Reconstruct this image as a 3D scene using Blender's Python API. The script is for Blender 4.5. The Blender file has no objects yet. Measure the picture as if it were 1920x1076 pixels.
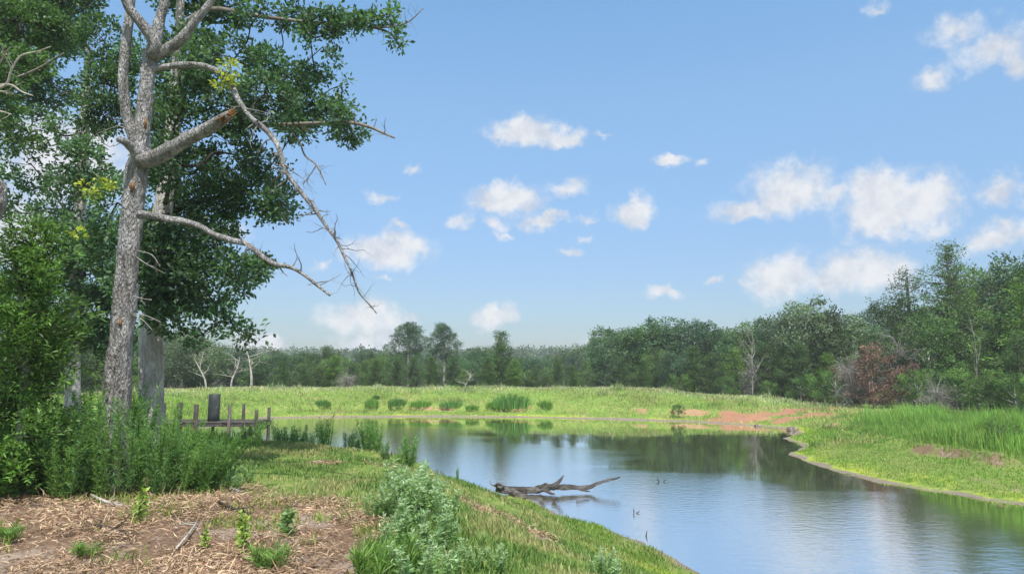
import bpy, math, random
import numpy as np
from mathutils import Matrix, Vector

# ------------------------------------------------------------------ camera, sky, sun, exposure
SC = bpy.context.scene
COL = SC.collection
CAM_Z, F_PX, PITCH = 3.5, 1280.0, math.radians(6.7)
cam_d = bpy.data.cameras.new('camera')
cam_d.sensor_width = 36.0
cam_d.lens = 24.0
cam_d.clip_end = 9000
cam = bpy.data.objects.new('camera', cam_d)
cam.location = (0, 0, CAM_Z)
cam.rotation_euler = (math.pi / 2 + PITCH, 0, 0)
COL.objects.link(cam)
SC.camera = cam

SUN_EL = math.radians(61)
SUN_AZ = math.radians(172)          # clockwise from +Y; high behind the camera
SKY_STRENGTH = 0.15
sun_dir = Vector((math.sin(SUN_AZ) * math.cos(SUN_EL), math.cos(SUN_AZ) * math.cos(SUN_EL), math.sin(SUN_EL)))
sun_d = bpy.data.lights.new('sun', 'SUN')
sun_d.energy = 4.2
sun_d.angle = math.radians(0.6)
sun_d.color = (1.0, 0.95, 0.87)
sun = bpy.data.objects.new('sun', sun_d)
sun.rotation_euler = sun_dir.to_track_quat('Z', 'Y').to_euler()
sun.location = (0, 0, 60)
COL.objects.link(sun)

SC.view_settings.view_transform = 'Standard'
SC.view_settings.look = 'None'
SC.view_settings.gamma = 1.0
SC.view_settings.exposure = 0.75
SC.cycles.use_denoising = True
SC.cycles.max_bounces = 6
SC.cycles.transparent_max_bounces = 6
SC.cycles.sample_clamp_indirect = 6.0


def ray(px, py):
    xc, yc = (px - 960) / F_PX, (538 - py) / F_PX
    return np.array([xc, math.cos(PITCH) - math.sin(PITCH) * yc, math.sin(PITCH) + math.cos(PITCH) * yc])


def at(px, py, Y):
    r = ray(px, py)
    return np.array([0, 0, CAM_Z]) + r * (Y / r[1])


def gp(px, py, z=0.0):
    r = ray(px, py)
    return np.array([0, 0, CAM_Z]) + r * ((z - CAM_Z) / r[2])


def build_world():
    w = bpy.data.worlds.new('World')
    SC.world = w
    w.use_nodes = True
    nt = w.node_tree
    N, L = nt.nodes, nt.links
    for n in list(N):
        N.remove(n)
    out = N.new('ShaderNodeOutputWorld')
    sky = N.new('ShaderNodeTexSky')
    sky.sky_type = 'NISHITA'
    sky.sun_disc = False
    sky.sun_elevation = SUN_EL
    sky.sun_rotation = SUN_AZ
    sky.air_density = 1.0
    sky.dust_density = 0.9
    sky.ozone_density = 2.2
    tc = N.new('ShaderNodeTexCoord')
    sep = N.new('ShaderNodeSeparateXYZ')
    L.new(tc.outputs['Generated'], sep.inputs[0])

    def m(op, a, b=None, c=None, clamp=False):
        n = N.new('ShaderNodeMath')
        n.operation = op
        n.use_clamp = clamp
        for i, v in enumerate((a, b, c)):
            if v is None:
                continue
            if isinstance(v, (int, float)):
                n.inputs[i].default_value = v
            else:
                L.new(v, n.inputs[i])
        return n.outputs[0]

    def vm(op, a, b=None, c=None, s=None):
        n = N.new('ShaderNodeVectorMath')
        n.operation = op
        for i, v in enumerate((a, b, c)):
            if v is None:
                continue
            if isinstance(v, tuple):
                n.inputs[i].default_value = v
            else:
                L.new(v, n.inputs[i])
        if s is not None:
            n.inputs['Scale'].default_value = s
        return n.outputs[1] if op in ('LENGTH', 'DISTANCE', 'DOT_PRODUCT') else n.outputs[0]

    az = m('ARCTAN2', sep.outputs[0], sep.outputs[1])
    el = m('ARCSINE', sep.outputs[2])
    comb = N.new('ShaderNodeCombineXYZ')
    L.new(az, comb.inputs[0])
    L.new(el, comb.inputs[1])
    nz = N.new('ShaderNodeTexNoise')
    nz.inputs['Scale'].default_value = 17.0
    nz.inputs['Detail'].default_value = 6.0
    nz.inputs['Roughness'].default_value = 0.62
    L.new(tc.outputs['Generated'], nz.inputs['Vector'])
    warp = vm('SCALE', vm('SUBTRACT', nz.outputs['Color'], (0.5, 0.5, 0.5)), s=0.075)
    co = vm('ADD', comb.outputs[0], warp)
    # cumulus: centre and half size in the photograph's measure, thinness
    lobes = [
        (985, 245, 75, 26, .15), (1050, 250, 60, 22, .25), (945, 252, 40, 16, .35), (1130, 252, 28, 14, .6),
        (780, 315, 30, 22, .5), (718, 368, 62, 20, .45), (945, 375, 75, 28, .1), (1062, 355, 50, 30, .35),
        (858, 412, 45, 22, .4), (1010, 414, 55, 17, .2), (930, 425, 38, 24, .4), (945, 450, 25, 15, .5),
        (1190, 398, 38, 26, 0), (1258, 299, 34, 14, .2), (1310, 303, 25, 14, .6), (1105, 413, 36, 16, .5),
        (1070, 466, 36, 14, .4), (1090, 444, 34, 16, .6), (715, 468, 80, 32, .05), (775, 472, 32, 28, .3),
        (755, 430, 32, 18, .5), (600, 500, 25, 18, .5), (725, 523, 40, 14, .6), (680, 600, 66, 34, .1), (765, 600, 34, 22, .4),
        (690, 655, 70, 26, .1), (725, 632, 36, 28, .1), (926, 594, 44, 20, .05), (1234, 548, 38, 18, .25),
        (1480, 355, 80, 48, .1), (1395, 400, 72, 24, .2), (1440, 372, 46, 34, .2), (1565, 375, 50, 30, .35),
        (1655, 362, 60, 42, 0), (1750, 372, 52, 40, 0), (1665, 410, 78, 34, 0), (1720, 395, 60, 34, 0),
        (1468, 522, 66, 36, 0), (1585, 508, 52, 36, .05), (1650, 512, 60, 36, .05), (1340, 525, 28, 13, .5), (1390, 527, 28, 16, .55),
        (1870, 95, 68, 36, .2), (1750, 148, 52, 30, .35), (1800, 55, 90, 34, .5), (1925, 120, 30, 34, .2), (1640, 10, 40, 20, .6),
        (1893, 358, 44, 28, .25), (1878, 448, 66, 28, .2), (490, 648, 46, 24, .1), (420, 440, 60, 26, .3), (130, 300, 130, 80, .1),
        (40, 430, 90, 70, .1), (1110, 640, 60, 12, .6)]
    d = None
    for (px, py, rx, ry, thin) in lobes:
        r = ray(px, py)
        r = r / np.linalg.norm(r)
        a0, e0 = math.atan2(r[0], r[1]), math.asin(r[2])
        k = math.sqrt(1 - r[2] ** 2 + 1e-9)
        sx, sy = rx / F_PX * 1.32 * (r[1] / k), ry / F_PX * 1.3
        ln = vm('LENGTH', vm('MULTIPLY_ADD', co, (1 / sx, 1 / sy, 0), (-a0 / sx, -e0 / sy, 0)))
        if thin:
            ln = m('ADD', ln, thin * 0.95)
        d = ln if d is None else m('SMOOTH_MIN', d, ln, 0.22)
    # scattered fair-weather clouds over the rest of the dome, same size and cover as the ones in view
    den = m('ADD', m('MAXIMUM', sep.outputs[2], 0.0), 0.12)
    cp = N.new('ShaderNodeCombineXYZ')
    L.new(m('DIVIDE', sep.outputs[0], den), cp.inputs[0])
    L.new(m('DIVIDE', sep.outputs[1], den), cp.inputs[1])
    n2 = N.new('ShaderNodeTexNoise')
    n2.inputs['Scale'].default_value = 2.1
    n2.inputs['Detail'].default_value = 4.0
    L.new(cp.outputs[0], n2.inputs['Vector'])
    far = m('SUBTRACT', 1.0, m('MULTIPLY', m('LESS_THAN', m('ABSOLUTE', az), 0.68), m('LESS_THAN', el, 0.56)))
    d2 = m('ADD', m('MULTIPLY', m('SUBTRACT', 0.62, n2.outputs['Fac']), 8.0), m('MULTIPLY', m('SUBTRACT', 1.0, far), 9.0))
    d = m('MINIMUM', d, d2)
    mr = N.new('ShaderNodeMapRange')
    mr.interpolation_type = 'SMOOTHSTEP'
    mr.inputs['From Min'].default_value = 1.10
    mr.inputs['From Max'].default_value = 0.40
    fine = N.new('ShaderNodeTexNoise')
    fine.inputs['Scale'].default_value = 42.0
    fine.inputs['Detail'].default_value = 5.0
    fine.inputs['Roughness'].default_value = 0.6
    L.new(tc.outputs['Generated'], fine.inputs['Vector'])
    d = m('MULTIPLY_ADD', m('SUBTRACT', fine.outputs['Fac'], 0.5), .65, d)
    L.new(d, mr.inputs['Value'])
    mask = m('MULTIPLY', mr.outputs[0], 0.9)
    # cloud tone: white heads, slightly blue grey hollows
    n3 = N.new('ShaderNodeTexNoise')
    n3.inputs['Scale'].default_value = 22.0
    n3.inputs['Detail'].default_value = 5.0
    L.new(vm('ADD', tc.outputs['Generated'], (0.0, 0.0, 0.012)), n3.inputs['Vector'])
    cr = N.new('ShaderNodeMix')
    cr.data_type = 'RGBA'
    tone = m('MULTIPLY_ADD', m('SUBTRACT', n3.outputs['Fac'], fine.outputs['Fac']), 2.4, 0.62, clamp=True)
    L.new(tone, cr.inputs['Factor'])
    cr.inputs['A'].default_value = (2.45, 2.65, 3.0, 1)
    cr.inputs['B'].default_value = (3.55, 3.55, 3.6, 1)
    mix = N.new('ShaderNodeMix')
    mix.data_type = 'RGBA'
    L.new(mask, mix.inputs['Factor'])
    # the humid air near the horizon: paler and less glaring than the clear-air model
    hz = N.new('ShaderNodeValToRGB')
    el_ = hz.color_ramp.elements
    el_[0].position, el_[0].color = 0.0, (.36, .40, .46, 1)
    el_[1].position, el_[1].color = 0.47, (.80, .97, .96, 1)
    for q, c in ((.055, (.385, .43, .49)), (.146, (.50, .54, .60)), (.366, (.80, .89, .86))):
        e_ = el_.new(q)
        e_.color = (*c, 1)
    L.new(sep.outputs[2], hz.inputs[0])
    tint = N.new('ShaderNodeMix')
    tint.data_type = 'RGBA'
    tint.blend_type = 'MULTIPLY'
    tint.inputs['Factor'].default_value = 1.0
    L.new(sky.outputs[0], tint.inputs['A'])
    L.new(hz.outputs[0], tint.inputs['B'])
    L.new(tint.outputs['Result'], mix.inputs['A'])
    L.new(cr.outputs['Result'], mix.inputs['B'])
    bg = N.new('ShaderNodeBackground')
    bg.inputs['Strength'].default_value = SKY_STRENGTH
    L.new(mix.outputs['Result'], bg.inputs['Color'])
    L.new(bg.outputs[0], out.inputs['Surface'])


build_world()

# ------------------------------------------------------------------ helpers
R = np.random.default_rng(11)
random.seed(5)


def U(a, b, n=None):
    return R.uniform(a, b, n)


def norm(v):
    return v / (np.linalg.norm(v, axis=-1, keepdims=True) + 1e-9)


def sstep(t):
    t = np.clip(t, 0, 1)
    return t * t * (3 - 2 * t)


def vnoise(x, y, scale, seed=0):
    x = np.asarray(x, float) / scale + seed * 17.3
    y = np.asarray(y, float) / scale + seed * 9.1
    xi, yi = np.floor(x), np.floor(y)
    fx, fy = x - xi, y - yi
    fx, fy = fx * fx * (3 - 2 * fx), fy * fy * (3 - 2 * fy)

    def h(a, b):
        s = np.sin(a * 127.1 + b * 311.7 + seed * 74.7) * 43758.5453
        return s - np.floor(s)
    return (h(xi, yi) * (1 - fx) + h(xi + 1, yi) * fx) * (1 - fy) + (h(xi, yi + 1) * (1 - fx) + h(xi + 1, yi + 1) * fx) * fy


def fbm(x, y, scale, seed=0, oct=3):
    s, a, t = 0, 1.0, 0
    for o in range(oct):
        s = s + a * vnoise(x, y, scale / 2 ** o, seed + o)
        t += a
        a *= 0.5
    return s / t


def mesh_np(name, V, Q=None, T=None, cols=None, smooth=False, mat=None):
    V = np.asarray(V, np.float32).reshape(-1, 3)
    Q = np.zeros((0, 4), np.int32) if Q is None else np.asarray(Q, np.int32).reshape(-1, 4)
    T = np.zeros((0, 3), np.int32) if T is None else np.asarray(T, np.int32).reshape(-1, 3)
    me = bpy.data.meshes.new(name)
    me.vertices.add(len(V))
    me.vertices.foreach_set('co', V.ravel())
    loops = np.concatenate([Q.ravel(), T.ravel()]).astype(np.int32)
    me.loops.add(len(loops))
    me.loops.foreach_set('vertex_index', loops)
    me.polygons.add(len(Q) + len(T))
    me.polygons.foreach_set('loop_start', np.concatenate([np.arange(len(Q)) * 4, len(Q) * 4 + np.arange(len(T)) * 3]).astype(np.int32))
    me.update(calc_edges=True)
    if smooth:
        me.polygons.foreach_set('use_smooth', np.ones(len(me.polygons), bool))
    if cols is not None:
        a = me.attributes.new('col', 'FLOAT_COLOR', 'FACE')
        c = np.ones((len(cols), 4), np.float32)
        c[:, :3] = np.clip(cols, 0.002, 1)
        a.data.foreach_set('color', c.ravel())
    if mat:
        me.materials.append(MAT[mat])
    return me


def link(name, me, parent=None, inv=None, **props):
    o = bpy.data.objects.new(name, me)
    COL.objects.link(o)
    if parent is not None:
        o.parent = parent
        if inv is not None:
            o.matrix_parent_inverse = inv
    for k, v in props.items():
        o[k] = v
    return o


def thing(name, label, cat, loc=(0, 0, 0), rz=0.0, sc=(1, 1, 1), group=None):
    o = bpy.data.objects.new(name, None)
    o.empty_display_size = 0.2
    COL.objects.link(o)
    o.location = tuple(float(v) for v in loc)
    o.rotation_euler = (0, 0, rz)
    o.scale = sc
    o['label'] = label
    o['category'] = cat
    if group:
        o['group'] = group
    return o


def inv_of(loc):
    return Matrix.Translation(-Vector([float(v) for v in loc]))


def copies(parts, name, label, cat, loc, rz, sc, group=None):
    """a thing whose parts share the mesh data of a pattern: parts = [(name, mesh, props)]"""
    t = thing(name, label, cat, loc, rz, sc, group)
    for p in parts:
        o = link(p[0], p[1], t)
        if len(p) > 2:
            for k, v in p[2].items():
                o[k] = v
    return t


class MB:
    """collects tubes, boxes and leaf faces; faces carry a colour"""

    def __init__(s):
        s.V, s.Q, s.T, s.cq, s.ct, s.n = [], [], [], [], [], 0

    def add(s, V, Q=None, T=None, cq=None, ct=None):
        V = np.asarray(V, float).reshape(-1, 3)
        if Q is not None and len(Q):
            Q = np.asarray(Q, int).reshape(-1, 4)
            s.Q.append(Q + s.n)
            s.cq.append(np.broadcast_to(np.asarray((.5, .5, .5) if cq is None else cq, float), (len(Q), 3)))
        if T is not None and len(T):
            T = np.asarray(T, int).reshape(-1, 3)
            s.T.append(T + s.n)
            s.ct.append(np.broadcast_to(np.asarray((.5, .5, .5) if ct is None else ct, float), (len(T), 3)))
        s.V.append(V)
        s.n += len(V)

    def tube(s, pts, rad, sides=8, sub=3, rough=0.0, cap=True, col=(.5, .5, .5), flare=0.0):
        P, Rr = spline(np.asarray(pts, float), np.asarray(rad, float), sub)
        n = len(P)
        t = norm(np.gradient(P, axis=0))
        ref = np.array([0.0, 0, 1]) if abs(t[0][2]) < .8 else np.array([1.0, 0, 0])
        u = norm(np.cross(t[0], ref))
        us = []
        for i in range(n):
            u = norm(u - t[i] * np.dot(u, t[i]))
            us.append(u)
        us = np.array(us)
        vs = np.cross(t, us)
        a = np.linspace(0, 2 * math.pi, sides, endpoint=False)
        rr = Rr[:, None] * np.ones((1, sides))
        if rough:
            ph = U(0, 6.28, 6)
            ii = np.arange(n)[:, None]
            rr = rr * (1 + rough * (0.5 * np.sin(3 * a[None] + ph[0] + ii * .35) + 0.4 * np.sin(2 * a[None] + ph[1] - ii * .5)
                                    + 0.5 * R.uniform(-1, 1, (n, sides))))
        V = P[:, None] + rr[..., None] * (np.cos(a)[None, :, None] * us[:, None] + np.sin(a)[None, :, None] * vs[:, None])
        i, j = np.meshgrid(np.arange(n - 1), np.arange(sides), indexing='ij')
        j2 = (j + 1) % sides
        Q = np.stack([i * sides + j, i * sides + j2, (i + 1) * sides + j2, (i + 1) * sides + j], -1).reshape(-1, 4)
        V = V.reshape(-1, 3)
        T = None
        if cap:
            V = np.vstack([V, P[-1:] + t[-1:] * Rr[-1] * .4, P[:1]])
            k = np.arange(sides)
            k2 = (k + 1) % sides
            T = np.vstack([np.stack([(n - 1) * sides + k, (n - 1) * sides + k2, np.full(sides, n * sides)], -1),
                           np.stack([k2, k, np.full(sides, n * sides + 1)], -1)])
        s.add(V, Q, T, col, col)

    def box(s, c, size, col=(.5, .5, .5), rz=0.0, bev=0.0):
        hx, hy, hz = np.asarray(size, float) / 2
        if bev <= 0:
            v = np.array([(x, y, z) for z in (-hz, hz) for x, y in ((-hx, -hy), (hx, -hy), (hx, hy), (-hx, hy))])
            q = [(3, 2, 1, 0), (4, 5, 6, 7), (0, 1, 5, 4), (1, 2, 6, 5), (2, 3, 7, 6), (3, 0, 4, 7)]
        else:
            b = bev
            ring = [(-hx + b, -hy), (hx - b, -hy), (hx, -hy + b), (hx, hy - b), (hx - b, hy), (-hx + b, hy), (-hx, hy - b), (-hx, -hy + b)]
            ins = [(x * (1 - b / hx), y * (1 - b / hy)) for x, y in ring]
            v = np.array([(x, y, -hz) for x, y in ins] + [(x, y, -hz + b) for x, y in ring] + [(x, y, hz - b) for x, y in ring]
                         + [(x, y, hz) for x, y in ins] + [(0, 0, -hz), (0, 0, hz)])
            q = []
            for l in range(3):
                for k in range(8):
                    q.append((l * 8 + k, l * 8 + (k + 1) % 8, l * 8 + 8 + (k + 1) % 8, l * 8 + 8 + k))
        ca, sa = math.cos(rz), math.sin(rz)
        v = v @ np.array([[ca, sa, 0], [-sa, ca, 0], [0, 0, 1]]) + np.asarray(c, float)
        T = None
        if bev > 0:
            T = [((k + 1) % 8, k, 32) for k in range(8)] + [(24 + k, 24 + (k + 1) % 8, 33) for k in range(8)]
        s.add(v, q, T, col, col)

    def kites(s, C, A, Nn, ln, wd, cols, fold=0.0):
        """leaf faces: base C, axis A, normal Nn"""
        C, A = np.asarray(C, float), norm(np.asarray(A, float))
        Nn = norm(Nn - A * np.sum(Nn * A, -1, keepdims=True))
        S = np.cross(A, Nn)
        ln = np.broadcast_to(np.asarray(ln, float), (len(C),))[:, None]
        wd = np.broadcast_to(np.asarray(wd, float), (len(C),))[:, None]
        m = C + A * ln * .55 + Nn * ln * fold
        V = np.stack([C, m + S * wd / 2, C + A * ln - Nn * ln * fold * .6, m - S * wd / 2], 1).reshape(-1, 3)
        s.add(V, np.arange(len(C) * 4).reshape(-1, 4), None, cols)

    def blades(s, P, h, w, lean, cols, bend=0.5):
        """grass blades with a bent tip; P base points, lean horizontal vectors"""
        n = len(P)
        h = np.broadcast_to(h, (n,))[:, None]
        w = np.broadcast_to(w, (n,))[:, None]
        ang = U(0, 2 * math.pi, n)
        S = np.stack([np.cos(ang), np.sin(ang), np.zeros(n)], -1)
        up = np.array([0, 0, 1.0])
        mid = P + up * h * .55 + lean * h * .35
        tip = P + up * h * (1 - bend * .25) + lean * h
        V = np.stack([P - S * w / 2, P + S * w / 2, mid + S * w * .42, mid - S * w * .42, tip], 1).reshape(-1, 3)
        b = np.arange(n)[:, None] * 5
        s.add(V, b + np.array([[0, 1, 2, 3]]), b + np.array([[3, 2, 4]]), cols, cols)

    def mesh(s, name, mat, smooth=False):
        Q = np.vstack(s.Q) if s.Q else None
        T = np.vstack(s.T) if s.T else None
        cols = np.vstack(s.cq + s.ct)
        return mesh_np(name, np.vstack(s.V), Q, T, cols, smooth, mat)


def spline(P, Rr, sub):
    if sub <= 1 or len(P) < 3:
        if len(P) == 2 and sub > 1:
            t = np.linspace(0, 1, sub + 1)
            return P[:1] * (1 - t)[:, None] + P[1:] * t[:, None], Rr[0] * (1 - t) + Rr[1] * t
        return P, Rr
    E = np.vstack([2 * P[0] - P[1], P, 2 * P[-1] - P[-2]])
    out, ro = [], []
    for i in range(len(P) - 1):
        a, b, c, d = E[i:i + 4]
        for k in range(sub):
            t = k / sub
            out.append(.5 * (2 * b + (c - a) * t + (2 * a - 5 * b + 4 * c - d) * t * t + (3 * b - a - 3 * c + d) * t ** 3))
            ro.append(Rr[i] * (1 - t) + Rr[i + 1] * t)
    out.append(P[-1])
    ro.append(Rr[-1])
    return np.array(out), np.array(ro)


def rdir(n, up=0.0):
    v = R.normal(size=(n, 3))
    v[:, 2] += up
    return norm(v)


def jitter_col(base, n, amt=0.25, hue=0.08):
    b = np.asarray(base, float)
    k = R.normal(1.0, amt, n).clip(.45, 1.7)[:, None]
    return np.clip(b[None] * k * (1 + R.normal(0, hue, (n, 3))), 0.003, 1)


# ------------------------------------------------------------------ materials
MAT = {}


def new_mat(name):
    m = bpy.data.materials.new(name)
    m.use_nodes = True
    nt = m.node_tree
    b = nt.nodes['Principled BSDF']
    MAT[name] = m
    return m, nt, nt.nodes, nt.links, b


def leaf_mat(name, transl=0.3, rough=0.55, spec=0.25):
    m, nt, N, L, b = new_mat(name)
    a = N.new('ShaderNodeAttribute')
    a.attribute_name = 'col'
    L.new(a.outputs['Color'], b.inputs['Base Color'])
    b.inputs['Roughness'].default_value = rough
    b.inputs['Specular IOR Level'].default_value = spec
    tr = N.new('ShaderNodeBsdfTranslucent')
    hs = N.new('ShaderNodeMix')
    hs.data_type = 'RGBA'
    hs.blend_type = 'MULTIPLY'
    hs.inputs['Factor'].default_value = 1
    L.new(a.outputs['Color'], hs.inputs['A'])
    hs.inputs['B'].default_value = (1.35, 1.5, 0.7, 1)
    L.new(hs.outputs['Result'], tr.inputs['Color'])
    mx = N.new('ShaderNodeMixShader')
    mx.inputs[0].default_value = transl
    L.new(b.outputs[0], mx.inputs[1])
    L.new(tr.outputs[0], mx.inputs[2])
    L.new(mx.outputs[0], N['Material Output'].inputs['Surface'])


leaf_mat('leaf', 0.38, 0.5, 0.3)
leaf_mat('grass_blade', 0.28, 0.65, 0.12)
leaf_mat('dry_straw', 0.1, 0.8, 0.1)


def noise_mat(name, cols, scale=4.0, stretch=(1, 1, 1), bump=0.3, dist=0.02, rough=0.9, detail=6, use_attr=False, fine=3.0):
    m, nt, N, L, b = new_mat(name)
    tc = N.new('ShaderNodeTexCoord')
    mp = N.new('ShaderNodeMapping')
    mp.inputs['Scale'].default_value = stretch
    L.new(tc.outputs['Object'], mp.inputs[0])
    n1 = N.new('ShaderNodeTexNoise')
    n1.inputs['Scale'].default_value = scale
    n1.inputs['Detail'].default_value = detail
    n1.inputs['Roughness'].default_value = 0.68
    L.new(mp.outputs[0], n1.inputs['Vector'])
    r = N.new('ShaderNodeValToRGB')
    e = r.color_ramp.elements
    k = len(cols)
    e[0].position, e[1].position = 0.32, 0.68
    e[0].color, e[1].color = (*cols[0], 1), (*cols[-1], 1)
    for i in range(1, k - 1):
        q = e.new(0.32 + 0.36 * i / (k - 1))
        q.color = (*cols[i], 1)
    L.new(n1.outputs['Fac'], r.inputs[0])
    n2 = N.new('ShaderNodeTexVoronoi')
    n2.inputs['Scale'].default_value = scale * fine
    dst = N.new('ShaderNodeMix')
    dst.data_type = 'RGBA'
    dst.inputs['Factor'].default_value = 0.12
    nd = N.new('ShaderNodeTexNoise')
    nd.inputs['Scale'].default_value = scale * 1.3
    nd.inputs['Detail'].default_value = 3
    L.new(mp.outputs[0], nd.inputs['Vector'])
    L.new(mp.outputs[0], dst.inputs['A'])
    L.new(nd.outputs['Color'], dst.inputs['B'])
    L.new(dst.outputs['Result'], n2.inputs['Vector'])
    n2.inputs['Randomness'].default_value = 1.0
    mul = N.new('ShaderNodeMix')
    mul.data_type = 'RGBA'
    mul.blend_type = 'MULTIPLY'
    mul.inputs['Factor'].default_value = 0.4
    L.new(r.outputs[0], mul.inputs['A'])
    r2 = N.new('ShaderNodeMapRange')
    r2.inputs['From Max'].default_value = 0.7
    r2.inputs['To Min'].default_value = 1.15
    r2.inputs['To Max'].default_value = 0.45
    L.new(n2.outputs['Distance'], r2.inputs['Value'])
    L.new(r2.outputs[0], mul.inputs['B'])
    ns = N.new('ShaderNodeTexNoise')
    ns.inputs['Scale'].default_value = scale * .22
    ns.inputs['Detail'].default_value = 4
    L.new(tc.outputs['Object'], ns.inputs['Vector'])
    st = N.new('ShaderNodeValToRGB')
    st.color_ramp.elements[0].position, st.color_ramp.elements[0].color = .36, (.66, .62, .58, 1)
    st.color_ramp.elements[1].position, st.color_ramp.elements[1].color = .62, (1.12, 1.12, 1.12, 1)
    L.new(ns.outputs['Fac'], st.inputs[0])
    m2 = N.new('ShaderNodeMix')
    m2.data_type = 'RGBA'
    m2.blend_type = 'MULTIPLY'
    m2.inputs['Factor'].default_value = .8
    L.new(mul.outputs['Result'], m2.inputs['A'])
    L.new(st.outputs[0], m2.inputs['B'])
    L.new(m2.outputs['Result'], b.inputs['Base Color'])
    b.inputs['Roughness'].default_value = rough
    b.inputs['Specular IOR Level'].default_value = 0.2
    add = N.new('ShaderNodeMath')
    add.operation = 'SUBTRACT'
    L.new(n1.outputs['Fac'], add.inputs[0])
    L.new(n2.outputs['Distance'], add.inputs[1])
    bp = N.new('ShaderNodeBump')
    bp.inputs['Strength'].default_value = bump
    bp.inputs['Distance'].default_value = dist
    L.new(add.outputs[0], bp.inputs['Height'])
    L.new(bp.outputs[0], b.inputs['Normal'])
    return m


noise_mat('dead_bark', [(.15, .145, .143), (.36, .352, .352), (.54, .535, .54)], 12, (1, 1, .3), 1.0, .05)
noise_mat('oak_bark', [(.27, .255, .245), (.47, .45, .43), (.62, .60, .58)], 10, (1, 1, .3), 1.0, .03)
noise_mat('grey_twig', [(.12, .105, .09), (.22, .2, .175), (.30, .275, .25)], 14, (1, 1, 1), .5, .01)
noise_mat('dark_twig', [(.03, .026, .022), (.06, .05, .042), (.10, .085, .07)], 14, (1, 1, 1), .5, .01)
noise_mat('bleached_wood', [(.25, .23, .2), (.42, .4, .36), (.55, .52, .48)], 8, (1, 1, .4), .5, .02)
noise_mat('grey_snag', [(.2, .19, .175), (.34, .325, .305), (.46, .445, .425)], 8, (1, 1, .4), .5, .02)
noise_mat('broken_wood', [(.16, .07, .03), (.38, .2, .08), (.5, .33, .17)], 30, (1, 1, .3), .8, .02)
noise_mat('wet_log', [(.022, .02, .018), (.07, .064, .058), (.17, .16, .15)], 7, (.4, 1, 1), 1.0, .03, .7)
noise_mat('dock_wood', [(.03, .027, .024), (.075, .066, .058), (.13, .118, .105)], 5, (1, 1, .3), .5, .01)
noise_mat('cabinet_paint', [(.028, .036, .035), (.035, .046, .044), (.045, .058, .055)], 6, (1, 1, .2), .05, .002, .45)
noise_mat('cabinet_lit_side', [(.10, .13, .16), (.13, .165, .2), (.16, .2, .235)], 6, (1, 1, .2), .05, .002, .45)  # lighter copy of the cabinet paint: light on one side put into the colour
noise_mat('rock', [(.10, .08, .06), (.2, .16, .13), (.3, .27, .24)], 6, (1, 1, 1), .8, .03)


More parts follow.
